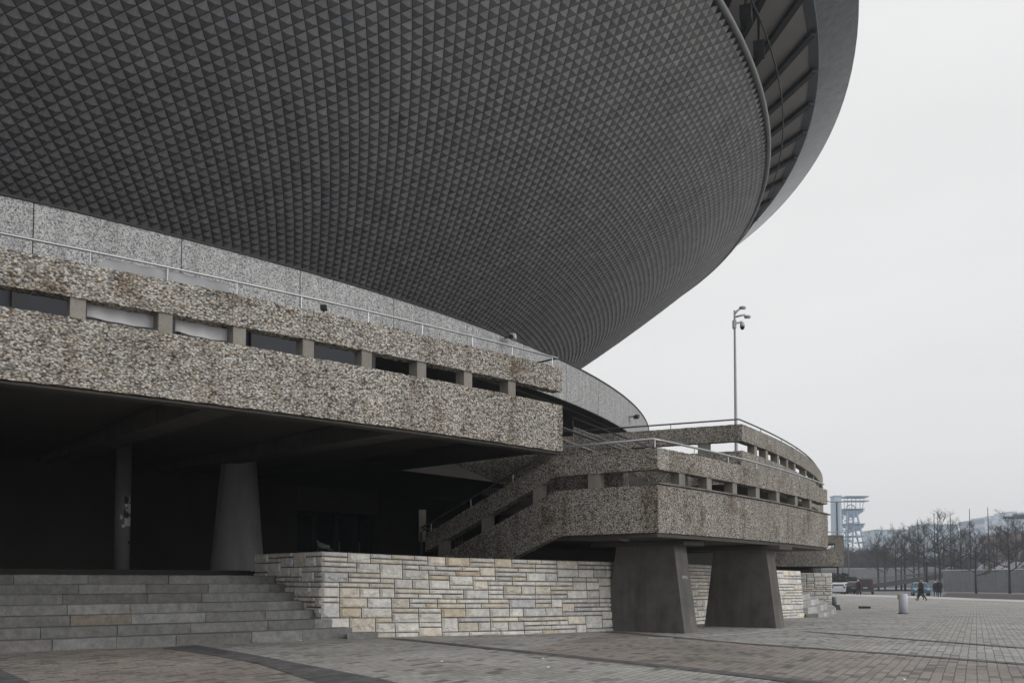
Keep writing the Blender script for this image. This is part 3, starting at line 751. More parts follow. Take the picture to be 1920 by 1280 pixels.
# cameras on the parapets
def cctv(u,v,R,label,dome=False):
    p=onCyl(u,v,R); a=rad(ang(p)); n=Vector((cos(a),sin(a),0)); o=thing('security_camera',label,'camera',tuple(p))
    b=MB(); b.tube([p-n*.02,p+n*.3],.03,6); b.build('bracket',M_dsteel,o)
    b=MB(); t=Vector((-sin(a),cos(a),0)); b.box(p+n*.34-Vector((0,0,.02)),(.2,.34,.16),a+.5); b.build('housing',M_white if dome else M_dsteel,o)
    b=MB(); b.ell(p+n*.38-t*.18-Vector((0,0,.05)),(.09,.09,.09)); b.build('lens',M_black,o)
cctv(947,633,RR,'small white security camera on the grey ring wall above the terrace end',True)
cctv(1180,781,RR,'tiny dark security camera near the right end of the grey ring wall')
p=onCyl(607,577,RT-.1); b=MB(); b.box(p,(.1,.1,.08)); o=thing('spotlight','small black spotlight under the terrace handrail','spotlight',tuple(p)); b.build('housing',M_black,o); b=MB(); b.tube([p,p-Vector((0,0,.16))],.012,5); b.build('bracket',M_black,o)

# ------------------------------------------------------------------ lamp mast
Y=46.; base=atY(1380.5,846,Y); base.z=E(3.18); topz=atY(1377,582,Y).z
o=thing('lamp_mast','tall pale lamp mast with two lamp heads and a dome camera','lamp post',tuple(base))
x0,y0=base.x,base.y
b=MB(); b.tube([(x0,y0,base.z),(x0,y0,base.z+2.2),(x0,y0,topz)],[.105,.095,.05],12); b.build('pole',M_lgrey,o,True)
def at2(u,v): return atY(u,v,Y)
xo=Vector((x0-atY(1377,640,Y).x,0,0))
for (pts,c,lab) in ((((1376,590),(1381,583),(1388,578)),(1391.5,576.5),'upper'),(((1377,594.5),(1388,591.5),(1396,590)),(1400.5,593.5),'lower')):
    b=MB(); b.tube([at2(*q)+xo for q in pts],.05,8); arm=b.build('arm',M_lgrey,o,True)
    q=at2(*c)+xo; b=MB(); b.ell(q,(.19,.12,.075)); b.box(q-Vector((0,0,.05)),(.26,.16,.06)); b.build('lamp_head',M_lgrey,arm,True)
b=MB(); q=at2(1376,608)+xo; b.box(q,(.16,.2,.42)); b.build('clamp_box',M_lgrey,o)
b=MB(); b.tube([at2(1378,606)+xo,at2(1384,605)+xo,at2(1389,603)+xo,at2(1391,604)+xo],.05,8); b.build('camera_arm',M_white,o,True)
q=at2(1391,611)+xo; b=MB(); b.lathe([(.03,.2),(.1,.17),(.13,.05),(.13,-.04)],tuple(q),16); dm=b.build('camera_dome',M_white,o,True)
b=MB(); b.ell(q-Vector((0,0,.06)),(.115,.115,.14)); b.build('camera_lens',M_black,dm,True)

# ------------------------------------------------------------------ pigeon on the wall
p=atY(603,1033,18.98); b=MB(); M_pig=plain('pigeon_grey',(.055,.057,.065),.7,0,.5,25); zb_=pc[2]+.0
px,py=p.x,p.y
def sk(b,pts,rs,n=10): b.tube(pts,rs,n)
o=thing('pigeon','grey pigeon sitting on the corner of the stone wall','pigeon',(px,py,zb_))
b=MB(); sk(b,[(px+.17,py,zb_+.045),(px+.10,py,zb_+.075),(px+.04,py,zb_+.10),(px-.03,py,zb_+.125),(px-.065,py,zb_+.165),(px-.08,py,zb_+.20),(px-.10,py,zb_+.218),(px-.118,py,zb_+.215)],[.012,.035,.062,.068,.045,.028,.03,.012],12); b.build('body',M_pig,o,True)
b=MB(); b.tube([(px-.112,py,zb_+.214),(px-.142,py,zb_+.208)],[.009,.002],6); b.build('beak',M_black,o)
b=MB(); b.tube([(px+.15,py,zb_+.05),(px+.23,py,zb_+.02)],[.02,.012],6); b.build('tail',M_pig,o)
for s in (-1,1):
    b=MB(); b.ell((px+.06,py+s*.05,zb_+.10),(.11,.018,.045)); b.build('wing',plain('wing_grey',(.07,.072,.08),.7,0,.4,30),o,True)
    b=MB(); b.tube([(px+.0,py+s*.03,zb_+.06),(px-.01,py+s*.03,zb_)],.006,5); b.build('leg',M_black,o)

# ------------------------------------------------------------------ plaza furniture
q=onG(1694,1150); w=16/F*q.y
o=thing('bollard','plain white cylindrical bollard standing on the open plaza','bollard',tuple(q))
hgt=37/F*q.y
b=MB(); b.lathe([(w*.5,0),(w*.5,hgt-.02),(w*.48,hgt)],tuple(q),24); b.build('post',M_white,o,True)
b=MB(); b.lathe([(w*.62,-.02),(w*.62,.03),(w*.5,.035)],tuple(q),24); b.build('base_ring',M_dsteel,o)
b=MB(); b.box(q+Vector((-w*.55,-.02,hgt-.12)),(.05,.12,.2)); b.build('yellow_tag',plain('yellow',(.38,.31,.14),.6),o)
q=onG(1566,1143); o=thing('bollard','squat grey bollard on a wedge base beside the far stone wall','bollard',tuple(q))
k=q.y/F
b=MB(); b.lathe([(4.2*k,9*k),(4.2*k,24*k),(3.6*k,24.6*k)],tuple(q-Vector((1.5*k,0,0))),18); b.build('post',plain('bollard_grey',(.17,.19,.2),.6),o,True)
b=MB(); b.hexa([q+Vector((-7*k,-.2,-.02)),q+Vector((8*k,-.2,-.02)),q+Vector((8*k,.3,-.02)),q+Vector((-7*k,.3,-.02))],[q+Vector((-7*k,-.2,10*k)),q+Vector((5.5*k,-.2,10*k)),q+Vector((5.5*k,.3,10*k)),q+Vector((-7*k,.3,10*k))]); b.build('base',plain('bollard_base',(.06,.065,.07),.7),o)
q=onG(1624,1140.5); k=q.y/F
o=thing('low_block','low dark block with a tan lower edge lying on the plaza','block',tuple(q))
b=MB(); b.box(q+Vector((0,.2,2.6*k)),(16*k,.5,3.6*k)); b.build('top',M_black,o); b=MB(); b.box(q+Vector((0,.2,.35*k)),(15.6*k,.46,.9*k)); b.build('base',plain('tan',(.4,.28,.2),.8),o)
q=onG(679,1196.5); k=q.y/F
o=thing('granite_block','grey granite block lying at the foot of the pale stone wall','block',tuple(q))
b=MB()
def gb(u,v,w_): return rough(Vector((q.x+(u-.5)*48*k,q.y+(v)*.3-.05+(u-.5)*.35,q.z-.03+w_*(11.5*k+.03))),.012,9)
b.grid(lambda u,v:gb(u,0,v),6,3,(.2,.2,.2)); b.grid(lambda u,v:gb(u,v,1),6,3,(.24,.24,.24)); b.grid(lambda u,v:gb(0,u,v),3,3,(.14,.14,.15)); b.grid(lambda u,v:gb(1,u,v),3,3,(.2,.2,.2)); b.build('block',M_granite,o)

# litter specks on the paving
rr=random.Random(5)
for i,(u,v) in enumerate(((249,1211),(564,1202),(1029,1188),(1020,1236),(1030,1252),(830,1241),(1699,1276))):
    q=onG(u,v); b=MB(); b.add([q+Vector((-.03,-.02,.012)),q+Vector((.03,-.015,.02)),q+Vector((.025,.03,.012)),q+Vector((-.02,.03,.03))],[(0,1,2,3)])
    tag(b.build('paper_scrap',M_white),['white paper scrap at the foot of the granite steps','tiny white scrap near the corner of the steps','tiny white scrap below the stone wall','tiny white scrap on the paving in the middle','tiny white scrap low on the grey paving','small white scrap beside the dark band','pale scrap in the right foreground'][i],'litter','scraps on the paving')

# ------------------------------------------------------------------ vehicles
def car(name,label,paint,L=4.1,W=1.72,H=1.45,van=False,front=False):
    """built at the origin, +y is the rear (towards its own back), origin on the ground"""
    o=thing(name,label,'van' if van else 'car')
    hl=L/2
    if van: side=[(-hl,.35),(-hl,.8),(-hl+.25,1.0),(-hl+1.0,1.08),(-hl+1.75,H-.06),(-hl+2.1,H),(hl-.25,H),(hl-.06,H-.12),(hl,1.0),(hl,.35)]
    else: side=[(-hl,.32),(-hl,.68),(-hl+.15,.80),(-hl+1.0,.92),(-hl+1.75,H-.08),(-hl+2.2,H),(hl-.95,H-.02),(hl-.45,H-.2),(hl-.1,.95),(hl,.85),(hl,.32)]
    def wid(z): 
        t=max(0,(z-.9)/(H-.9)); return W/2*(1-.17*t*t-.04*t) if not van else W/2*(1-.08*t)
    b=MB(); n=len(side); vs=[]
    for f in (-1,-.86,0,.86,1):
        for y,z in side:
            inn=.97 if abs(f)==1 else 1.0
            vs.append((f*wid(z), y*inn, z if abs(f)<1 else .35+(z-.35)*.965))
    fs=[(i*n+j,(i+1)*n+j,(i+1)*n+(j+1)%n,i*n+(j+1)%n) for i in range(4) for j in range(n)]+[tuple(range(n)),tuple(4*n+n-1-j for j in range(n))]
    b.add(vs,fs); b.build('body',paint,o)
    # windows as thin proud panes
    ry=hl-.45 if not van else hl-.06
    if van: rear=[(hl-.045,1.02),(hl-.105,H-.2)]; 
    else: rear=[(hl-.14,.99),(hl-.43,H-.22)]
    def pane(y0,z0,y1,z1,nm,sh=.82):
        b=MB(); w0,w1=wid(z0)*sh,wid(z1)*sh; d=.014
        dy=-(z1-z0); dz=(y1-y0); Ln=math.hypot(dy,dz); ny,nz=-dy/Ln*d,-dz/Ln*d
        if y0<0: ny,nz=-abs(ny),abs(nz)
        else: ny,nz=abs(ny),abs(nz)
        b.add([(-w0,y0+ny,z0+nz),(w0,y0+ny,z0+nz),(w1,y1+ny,z1+nz),(-w1,y1+ny,z1+nz)],[(0,1,2,3)]); b.build(nm,M_glass,o)
    pane(*rear[0],*rear[1],'rear_window')
    pane(-hl+1.06,.96 if not van else 1.12,-hl+1.7,H-.12,'windscreen')
    for s in (-1,1):
        b=MB(); za,zb2=.97,H-.14
        if van: za=1.08
        ys=[-hl+1.45,hl-.75] if not van else [-hl+1.5,hl-.4]; yt=[-hl+1.95,hl-.95] if not van else [-hl+1.9,hl-.5]
        b.add([(s*(wid(za)+.012),ys[0],za),(s*(wid(za)+.012),ys[1],za),(s*(wid(zb2)+.012),yt[1],zb2),(s*(wid(zb2)+.012),yt[0],zb2)],[(0,1,2,3)]); b.build('side_window',M_glass,o)
        for y in (-hl+.8,hl-.75):
            b=MB(); pts=[(s*(W/2-.2),y,.31),(s*(W/2+.01),y,.31)]; b.tube(pts,.31,18); wh=b.build('wheel',M_black,o)
            b=MB(); b.tube([(s*(W/2-.05),y,.31),(s*(W/2+.02),y,.31)],.19,14); b.build('rim',M_lgrey,wh)
        b=MB(); b.box((s*W*.40,hl-.02 if not van else hl-.01,.86 if not van else 1.0),(.24,.08,.2 if not van else .36)); b.build('tail_light',M_red,o)
        b=MB(); b.ell((s*W*.37,-hl+.06,.70),(.2,.1,.09)); b.build('headlight',M_white,o)
        b=MB(); b.box((s*(W/2+.08),-hl+1.35,1.0),(.18,.1,.12)); b.build('wing_mirror',paint,o)
    b=MB(); b.box((0,hl+.005,.74 if not van else .8),(.5,.03,.12)); b.build('number_plate',M_white,o)
    b=MB(); b.box((0,-hl-.005,.52),(.5,.03,.12)); b.build('number_plate',M_white,o)
    b=MB(); b.box((0,hl-.03,.42),(W*.94,.16,.2)); b.build('bumper',M_dsteel if van else paint,o)
    b=MB(); b.box((0,-hl+.03,.42),(W*.94,.16,.2)); b.build('bumper',paint,o)
    return o
M_red=plain('red_lens',(.16,.01,.01),.3)
def paint(n,c): return plain(n,c,.28,.15,.05,2,.5)
def place(o,u,v,rz,Y=None):
    q=onG(u,v)
    if Y: q=atY(u,v,Y); q.z=gz(Y)
    o.location=q; o.rotation_euler=(0,0,rz-math.atan2(q.x,q.y))
pl=paint
place(car('parked_car','silver white hatchback seen from behind, next to the stone wall',pl('silver_white',(.5,.53,.58)),4.0,1.72,1.45),1571.5,1111,rad(181),113)
place(car('parked_car','pale car half hidden between the silver hatchback and the dark green car',pl('pale_blue',(.48,.52,.55)),4.2,1.74,1.47),1590,1110,rad(180),118)
place(car('parked_car','dark green car beside the brown van, mostly hidden',pl('dark_green',(.015,.03,.028)),4.1,1.75,1.6),1601,1112,rad(180),115.5)
place(car('parked_van','dark brown van with tinted rear window parked facing away',pl('dark_brown',(.035,.028,.028)),4.8,1.9,1.95,True),1622,1113,rad(181),113)
place(car('blue_car','bright blue car coming towards the plaza behind the walking couple',pl('blue',(.04,.15,.22)),3.9,1.75,1.5),1726,1116.5,rad(4),101)

# ------------------------------------------------------------------ people
def person(label,u,v,H,face,stride,coat,trous,hair,hat=None,coatlen=.5,bend=0.,group=None):
    q=onG(u,v); s=H/1.75
    o=thing('person',label,'person',tuple(q),group)
    me=bpy.data.meshes.new('body')
    st=stride
    P_=[(0,0,.93),(0,0.02*0+bend*.05,1.2),(0,bend*.12,1.42),(0,bend*.18,1.52),(0,bend*.24,1.62),(0,bend*.27,1.74),
        (-.1,0,.90),(-.11,st*.5+.03,.5),(-.11,st*1.0,.09),(-.11,st*1.0+.15,.05),
        (.1,0,.90),(.11,-st*.35+.05,.5),(.11,-st*1.0,.11),(.11,-st*1.0+.14,.05),
        (-.2,bend*.1,1.41),(-.26,bend*.08-st*.3,1.14),(-.25,.12-st*.35,.90),(-.25,.15-st*.35,.82),
        (.2,bend*.1,1.41),(.26,bend*.08+st*.2,1.14),(.25,.12+st*.3,.90),(.25,.15+st*.3,.82)]
    Ed=[(0,1),(1,2),(2,3),(3,4),(4,5),(0,6),(6,7),(7,8),(8,9),(0,10),(10,11),(11,12),(12,13),(2,14),(14,15),(15,16),(16,17),(2,18),(18,19),(19,20),(20,21)]
    Rd=[.15,.15,.15,.06,.095,.07,.10,.07,.045,.04,.10,.07,.045,.04,.075,.05,.04,.035,.075,.05,.04,.035]
    me.from_pydata([(x*s,-y*s,z*s) for x,y,z in P_],Ed,[])
    ob=bpy.data.objects.new('body',me); COL.objects.link(ob); ob.parent=o
    md=ob.modifiers.new('skin','SKIN')
    for i,k in enumerate(me.skin_vertices[0].data): k.radius=(Rd[i]*s,Rd[i]*s); k.use_root=(i==0)
    sb=ob.modifiers.new('sub','SUBSURF'); sb.levels=1; sb.render_levels=1
    me.materials.append(trous)
    b=MB(); zc=1.47
    prof=[(.05,1.50),(.15,1.47),(.215,1.40),(.225,1.2),(.205,1.0),(.23,.93-coatlen*.3),(.24,.93-coatlen)] if coatlen else None
    prof=[(r*s,z*s) for r,z in prof]
    n=16; vs=[(r*cos(2*pi*j/n),(.72*r*sin(2*pi*j/n))-bend*max(0,z/s-.95)*.28*s,z) for r,z in prof for j in range(n)]
    b.add(vs,[(i*n+j,i*n+(j+1)%n,(i+1)*n+(j+1)%n,(i+1)*n+j) for i in range(len(prof)-1) for j in range(n)]); b.build('coat',coat,None,True).parent=o
    for sx,i0 in ((-1,14),(1,18)):
        b=MB(); b.tube([(P_[k][0]*s,-P_[k][1]*s,P_[k][2]*s) for k in (i0,i0+1,i0+2)],[.085*s,.068*s,.055*s],8); b.build('sleeve',coat,None,True).parent=o
    hy=-bend*.26*s
    b=MB(); b.ell((0,hy,1.64*s),(.082*s,.1*s,.115*s),12,8); b.build('head',M_skin,None,True).parent=o
    b=MB(); b.ell((0,hy+.012*s,1.69*s),(.1*s,.115*s,.085*s),12,8); b.build('hat' if hat else 'hair',hat or hair,None,True).parent=o
    for dx in (-1,1):
        b=MB(); b.ell((dx*.033*s,hy-.092*s,1.645*s),(.012*s,.008*s,.01*s),6,4); b.build('eye',M_black,None).parent=o
    b=MB(); b.ell((0,hy-.105*s,1.615*s),(.014*s,.02*s,.025*s),6,5); b.build('nose',M_skin,None).parent=o
    o.rotation_euler=(0,0,face-math.atan2(q.x,q.y))
    return o
M_skin=plain('skin',(.45,.30,.23),.6,0,.05)
coatD=plain('dark_coat',(.018,.018,.022),.85); coatB=plain('brown_coat',(.045,.02,.016),.85); coatN=plain('navy_coat',(.022,.026,.04),.85); trD=plain('dark_trousers',(.02,.019,.02),.85); hairD=plain('dark_hair',(.03,.025,.02),.8); hairW=plain('white_hair',(.55,.53,.5),.8); jeans=plain('jeans',(.04,.05,.08),.85); maroon=plain('maroon_jacket',(.07,.02,.022),.85)
person('walking person in dark brown coat and flat cap, nearest to the white bollard',1729.5,1126,1.72,rad(-80),.33,coatB,trD,hairD,plain('grey_cap',(.3,.28,.26),.8),.25,.3)
person('walking person in black jacket just behind the one in a flat cap',1726,1124,1.66,rad(-85),.30,coatD,trD,hairD,None,.2,.2)
person('person in dark navy coat with white hair, left of the standing pair',1754.5,1118.5,1.62,rad(-20),.12,coatN,jeans,hairW,None,.35,.1)
person('taller person in long black coat, right of the standing pair',1761.5,1119.5,1.76,rad(10),.10,coatD,jeans,hairD,None,.42,0)
person('person in maroon jacket and pale cap standing behind the brown van',1609.5,1115.2,1.74,rad(150),.18,maroon,trD,hairD,plain('cream_cap',(.6,.56,.48),.8),.1,.15)

# ------------------------------------------------------------------ background: trees
def tree_mesh(seed,H=10.,fork=.42,spread=1.):
    r=random.Random(seed); tr=MB(); cr=MB()
    top=H*fork
    pts=[Vector((0,0,0)),Vector((r.uniform(-.06,.06),0,top*.5)),Vector((r.uniform(-.1,.1),r.uniform(-.1,.1),top)),Vector((r.uniform(-.25,.25),r.uniform(-.2,.2),H*.72)),Vector((r.uniform(-.4,.4),r.uniform(-.3,.3),H*.97))]
    tr.tube(pts,[.19,.15,.125,.07,.02],8)
    cnt=[0]
    def br(p,d,L,rad_,depth):
        d=d.normalized(); q=[p]; k=3
        for i in range(k):
            d=(d+Vector((r.uniform(-.22,.22),r.uniform(-.22,.22),r.uniform(-.1,.2)))).normalized(); q.append(q[-1]+d*(L/k))
        cr.tube(q,[rad_*(1-.7*i/k) for i in range(k+1)],4 if depth<2 else 3,False); cnt[0]+=1
        if depth>=3: return
        nb=[6,5,4][depth]
        for i in range(nb):
            t=r.uniform(.25,1.0); j=min(k-1,int(t*k)); b0=q[j].lerp(q[j+1],t*k-j)
            a=Vector((r.uniform(-1,1),r.uniform(-1,1),r.uniform(-.35,.8))).normalized()
            br(b0,d*.75+a*.8,L*r.uniform(.42,.62),rad_*.5,depth+1)
    nb=13
    for i in range(nb):
        t=i/(nb-1); z=top*.85+(H*.93-top*.85)*t
        # point on the leader
        for a,b2 in zip(pts,pts[1:]):
            if a.z<=z<=b2.z: p=a.lerp(b2,(z-a.z)/(b2.z-a.z))
        an=i*2.4+r.uniform(-.4,.4); el=.35+.75*t
        d=Vector((cos(an),sin(an),el)); L=H*spread*(.34-.2*t)*r.uniform(.8,1.2)
        br(p,d,L,.085*(1-.5*t),0)
    return tr,cr
protos=[]
def tree_at(i,label,u,Y,vtop,kind,grp='bare trees beyond the plaza'):
    q=atY(u,1088,Y); q.z=gz(Y); h=atY(u,vtop,Y).z-q.z
    if kind<len(protos) and protos[kind]:
        r=dup(protos[kind],q,random.uniform(0,6),h/10.,label,grp); return r
h=None
def proto(kind,label,u,Y,vtop,seed,fork,spread):
    q=atY(u,1088,Y); q.z=gz(Y); h=atY(u,vtop,Y).z-q.z
    tr,cr=tree_mesh(seed,10.,fork,spread)
    o=thing('bare_tree',label,'tree',(0,0,0),'bare trees beyond the plaza')
    tr.build('trunk',M_bark,o,True); cr.build('crown',M_twig,o)
    o.location=q; o.scale=(h/10.,)*3; protos.append(o)
proto(0,'bare tree with a broad fan crown, second trunk from the left of the row',1680,150,997,11,.5,1.05)
proto(1,'big forked bare tree just behind the right standing person',1762,128,972,23,.38,1.15)
proto(2,'bare tree rising in front of the concrete wall, near its left third',1830,118,985,31,.30,.8)
proto(3,'tall bare tree in front of the concrete wall near the right edge',1893,118,968,47,.33,1.)
for i,(lab,u,Y,vt,k) in enumerate((
 ('slim bare tree at the left end of the row, before the pale block',1647,170,1002,0),
 ('thin bare tree directly right of the leftmost one',1659,175,1008,3),
 ('thin bare tree close behind the broad fan crowned one',1690,165,1004,1),
 ('bare tree left of the middle gap, before the pale block edge',1697,155,996,0),
 ('bare tree with narrow crown beside the first thin mast',1714,158,990,3),
 ('dense bare tree left of the big forked one',1734,150,988,0),
 ('slender bare tree close behind the big forked one',1771,165,992,3),
 ('bare tree behind the left end of the concrete wall',1790,160,990,1),
 ('dense dark bare tree rising behind the concrete wall, left of centre',1803,150,988,0),
 ('bare tree between the second and third thin masts',1812,170,1000,3),
 ('bare tree behind the wall, just left of the big pale tower block',1846,172,1010,2),
 ('twin stemmed bare tree behind the wall before the tower block',1866,150,996,1),
 ('bare tree stem close to the twin stemmed one',1870,156,1000,0),
 ('bare tree at the right picture edge before the brown building',1909,150,980,3),
 ('bare tree behind the wall at the far right edge',1921,160,975,1))):
    tree_at(i,lab,u,Y,vt,k)
# distant leafless wood
r=random.Random(77); b=MB()
for i in range(1150):
    u=r.uniform(1470,1830); Y=r.uniform(235,300); q=atY(u,1088,Y); z=gz(Y); t_=atY(u,(1030 if u<1665 else 1046)+r.uniform(-3,14),Y).z
    b.tube([(q.x,q.y,z),(q.x+r.uniform(-.4,.4),q.y,(z+t_)/2),(q.x+r.uniform(-.6,.6),q.y,t_)],[.16,.1,.03],3,False)
    for k in range(16):
        zz=z+(t_-z)*r.uniform(.2,.95); a=r.uniform(0,6.3); L=r.uniform(1,2.8)
        b.tube([(q.x,q.y,zz),(q.x+cos(a)*L*.5,q.y+sin(a)*L*.5,zz+L*.4),(q.x+cos(a)*L,q.y+sin(a)*L,zz+L*.75)],[.07,.05,.03],3,False)
tag(b.build('distant_wood',M_twig),'greyish leafless wood behind the parked cars','wood',None,'stuff')

# ------------------------------------------------------------------ background: walls, ramp, posts
M_cwall=concrete('grey_wall_concrete',(.20,.205,.215),.15,.3)
Yw=140.
def bgw(name,label,ua,ub,Ya,Yb,vt_a,vt_b,panels,mat,cat='wall',thick=.3,zlow=None):
    a=atY(ua,vt_a,Ya); c=atY(ub,vt_b,Yb); o=thing(name,label,cat,(a.x,a.y,gz(Ya)))
    for k in range(panels):
        p=a.lerp(c,k/panels); q=a.lerp(c,(k+.985)/panels); d=(q-p); n=Vector((-d.y,d.x,0)).normalized()*thick
        zb=gz(Ya)-.1
        b=MB(); b.hexa([(p.x,p.y,zb),(q.x,q.y,zb),(q.x+n.x,q.y+n.y,zb),(p.x+n.x,p.y+n.y,zb)],[p,q,q+n,p+n]); b.build('wall_panel',mat,o)
    b=MB(); n=Vector((0,.0,0)); b.tube([a+Vector((0,.15,.02)),c+Vector((0,.15,.02))],.07,4); b.build('coping',M_kerb,o)
    return o
bgw('concrete_wall','long grey concrete wall of tall panels behind the planting strip',1768,1990,138,120,1069,1066,12,M_cwall)
bgw('low_wall','low grey wall with a pale top edge far behind the parked cars',1540,1790,215,205,1066,1063.5,8,M_cwall)
sheet('planting_strip',P((1775,1111),(1990,1115),(2050,1135),(1925,1125.8),(1765,1118.5)),M_soil,.012)
# embankment ramp with dark side wall and railing
o=thing('ramp','dark walled ramp with metal railings climbing to the right behind the blue car','ramp',tuple(onG(1700,1095)))
def rw(ua,ub,va,vb_,ta,tb,Y,nm,mat,n_=1):
    a=atY(ua,va,Y); c=atY(ub,vb_,Y+6); a2=atY(ua,ta,Y); c2=atY(ub,tb,Y+6)
    b=MB(); d=Vector((0,.35,0)); b.hexa([a,c,c+d,a+d],[a2,c2,c2+d,a2+d]); b.build(nm,mat,o)
rw(1636,1772,1103,1083,1094,1074,142,'side_wall',plain('ramp_wall',(.05,.05,.055),.8))
rw(1700,1772,1079,1078,1076.2,1073.5,150,'upper_band',M_dsteel)
b=MB(); A=[atY(1630,1101,143),atY(1772,1082,149),atY(1772,1079,170),atY(1630,1094,170)]; b.add(A,[(0,1,2,3)]); b.build('deck',M_asph,o)
for k in range(3):
    b=MB(); b.tube([atY(1625,1091-3*k,144),atY(1772,1072.5-1.6*k,150)],.05,4); b.build('rail',M_dsteel,o)
# thin masts
for i,(u,vt,lab) in enumerate(((1723,973,'first'),(1754,962,'second'),(1784.5,958,'third'),(1821,953,'fourth'),(1855.5,950,'fifth'))):
    Y=146; q=atY(u,1088,Y); z=gz(Y); t_=atY(u-.5,vt,Y).z
    o=thing('mast',['thin dark mast furthest left among the bare trees','thin dark mast rising above the big forked tree','thin dark mast third along, over the concrete wall end','thin dark mast standing over the left half of the concrete wall','tallest thin mast, before the left edge of the pale tower block'][i],'mast',(q.x,q.y,z),'slim masts among the trees')
    b=MB(); b.tube([(q.x,q.y,z),(q.x,q.y,z+(t_-z)*.6),(q.x,q.y,t_)],[.13,.095,.045],8); b.build('pole',M_black,o,True)
    b=MB(); b.lathe([(.2,0),(.2,.5),(.13,.55)],(q.x,q.y,z),8); b.build('base',M_dsteel,o)
for u,vt,Y,lab in ((1738,1055,110,'short dark post beside the blue car'),(1906,1035,140,'short dark post at the right edge behind the wall')):
    q=atY(u,1088,Y); z=gz(Y); o=thing('post',lab,'post',(q.x,q.y,z)); b=MB(); b.tube([(q.x,q.y,z),(q.x,q.y,atY(u,vt,Y).z)],.13,8); b.build('pole',M_black,o,True); b=MB(); b.ell((q.x,q.y,atY(u,vt,Y).z),(.3,.3,.14)); b.build('lamp_head',M_black,o,True)
# street lamp with a cross arm at the corner of the landing
Y=128.; q=atY(1571.5,1088,Y); z=gz(Y); o=thing('street_lamp','dark double armed street lamp in front of the pale blue tower slab','street lamp',(q.x,q.y,z))
zt=atY(1571,940.5,Y).z
b=MB(); b.tube([(q.x,q.y,z),(q.x,q.y,zt)],[.13,.09],10); b.build('pole',M_black,o,True)
for s,du in ((-1,-20),(1,10)):
    b=MB(); e=atY(1571+du,939.6,Y); b.tube([(q.x,q.y,zt-.05),(e.x,e.y,e.z)],.045,6); arm=b.build('arm',M_black,o,True); b=MB(); b.ell((e.x,e.y,e.z),(.4,.14,.06)); b.build('lamp_head',M_dsteel,arm,True)
for u,vt,Y in ((1592,1020,150),(1580.5,1040,140)):
    q=atY(u,1088,Y); z=gz(Y); o=thing('lamp_post','thin pole left of the bare trees, '+('before the mine tower' if u>1590 else 'close to the landing end'),'pole',(q.x,q.y,z)); b=MB(); b.tube([(q.x,q.y,z),(q.x,q.y,atY(u,vt,Y).z)],.08,6); b.build('pole',M_dsteel,o,True); b=MB(); b.ell((q.x,q.y,atY(u,vt,Y).z),(.16,.16,.1)); b.build('cap',M_dsteel,o,True)
# dark hedge behind the cars
q=[]
r=random.Random(4); b=MB()
for i in range(2600):
    u=r.uniform(1548,1606); Y=r.uniform(124,132); c=atY(u,1088,Y); zz=gz(Y)+r.random()**.8*2.7*(1 if u<1590 else .8); s=r.uniform(.1,.26); a=r.uniform(0,6)
    v1=Vector((cos(a),sin(a),r.uniform(-.6,.6)))*s; v2=Vector((-sin(a),cos(a),r.uniform(-.6,.6)))*s*.6; p=Vector((c.x,c.y,zz)); b.add([p-v1,p-v2,p+v1,p+v2],[(0,1,2,3)])
tag(b.build('hedge',plain('hedge_leaf',(.02,.032,.022),.9)),'dark green hedge behind the silver hatchback','hedge')

# ------------------------------------------------------------------ background: buildings and mine tower
def facade(name,col,win):
    m=NT(name); tc=m.n('ShaderNodeTexCoord'); mp=m.n('ShaderNodeMapping'); m.l(tc.outputs['Object'],mp.inputs[0]); mp.inputs['Rotation'].default_value=(pi/2,0,0)
    br=m.n('ShaderNodeTexBrick'); m.l(mp.outputs[0],br.inputs['Vector']); br.inputs['Scale'].default_value=1; br.offset=0
    br.inputs['Brick Width'].default_value=3.2; br.inputs['Row Height'].default_value=2.9; br.inputs['Mortar Size'].default_value=.75; br.inputs['Mortar Smooth'].default_value=0
    br.inputs['Color1'].default_value=(*win,1); br.inputs['Color2'].default_value=(*[x*1.6 for x in win],1); br.inputs['Mortar'].default_value=(*col,1)
    return m.out(br.outputs['Color'],.7)
M_f1=facade('hazed_blue_facade',(.50,.60,.68),(.30,.38,.44)); M_f2=facade('hazed_facade',(.56,.62,.70),(.34,.40,.48)); M_f3=facade('brown_facade',(.27,.21,.20),(.14,.125,.125))  # both pale facades have distance haze painted into their colour
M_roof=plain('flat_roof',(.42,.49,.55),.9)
def block(label,ua,ub,vt,Y,depth,mat,steps_=()):
    a=atY(ua,vt,Y); c=atY(ub,vt,Y); z=gz(Y); o=thing('apartment_block',label,'building',((a.x+c.x)/2,Y,z))
    b=MB(); b.box(((a.x+c.x)/2,Y+depth/2,(a.z+z)/2),(c.x-a.x,depth,a.z-z)); b.build('wall',mat,o)
    b=MB(); b.box(((a.x+c.x)/2,Y+depth/2,a.z+.25),(c.x-a.x+.6,depth+.6,.5)); rf=b.build('roof',M_roof,o)
    for (s0,s1,v1) in steps_:
        p=atY(s0,v1,Y); q=atY(s1,v1,Y); b=MB(); b.box(((p.x+q.x)/2,Y+depth*.5,(p.z+a.z)/2+.3),(q.x-p.x,depth*.7,max(.3,p.z-a.z))); b.build('roof_storey',mat,o)
    return o
block('haze-paled blue apartment block behind the left half of the bare trees',1644,1701,994,420,18,M_f1)
block('haze-paled blue apartment block behind the big forked tree',1733,1797,984,440,18,M_f1,((1745,1752,981),))
block('tall stepped haze-paled tower block behind the trees at the right',1845,1990,974,400,22,M_f2,((1861,1866,968),(1873,1990,968),(1888,1990,963.5),(1906,1912,958),(1914,1990,960)))
block('reddish brown building at the right picture edge behind the trees',1906,1990,998,210,16,M_f3)
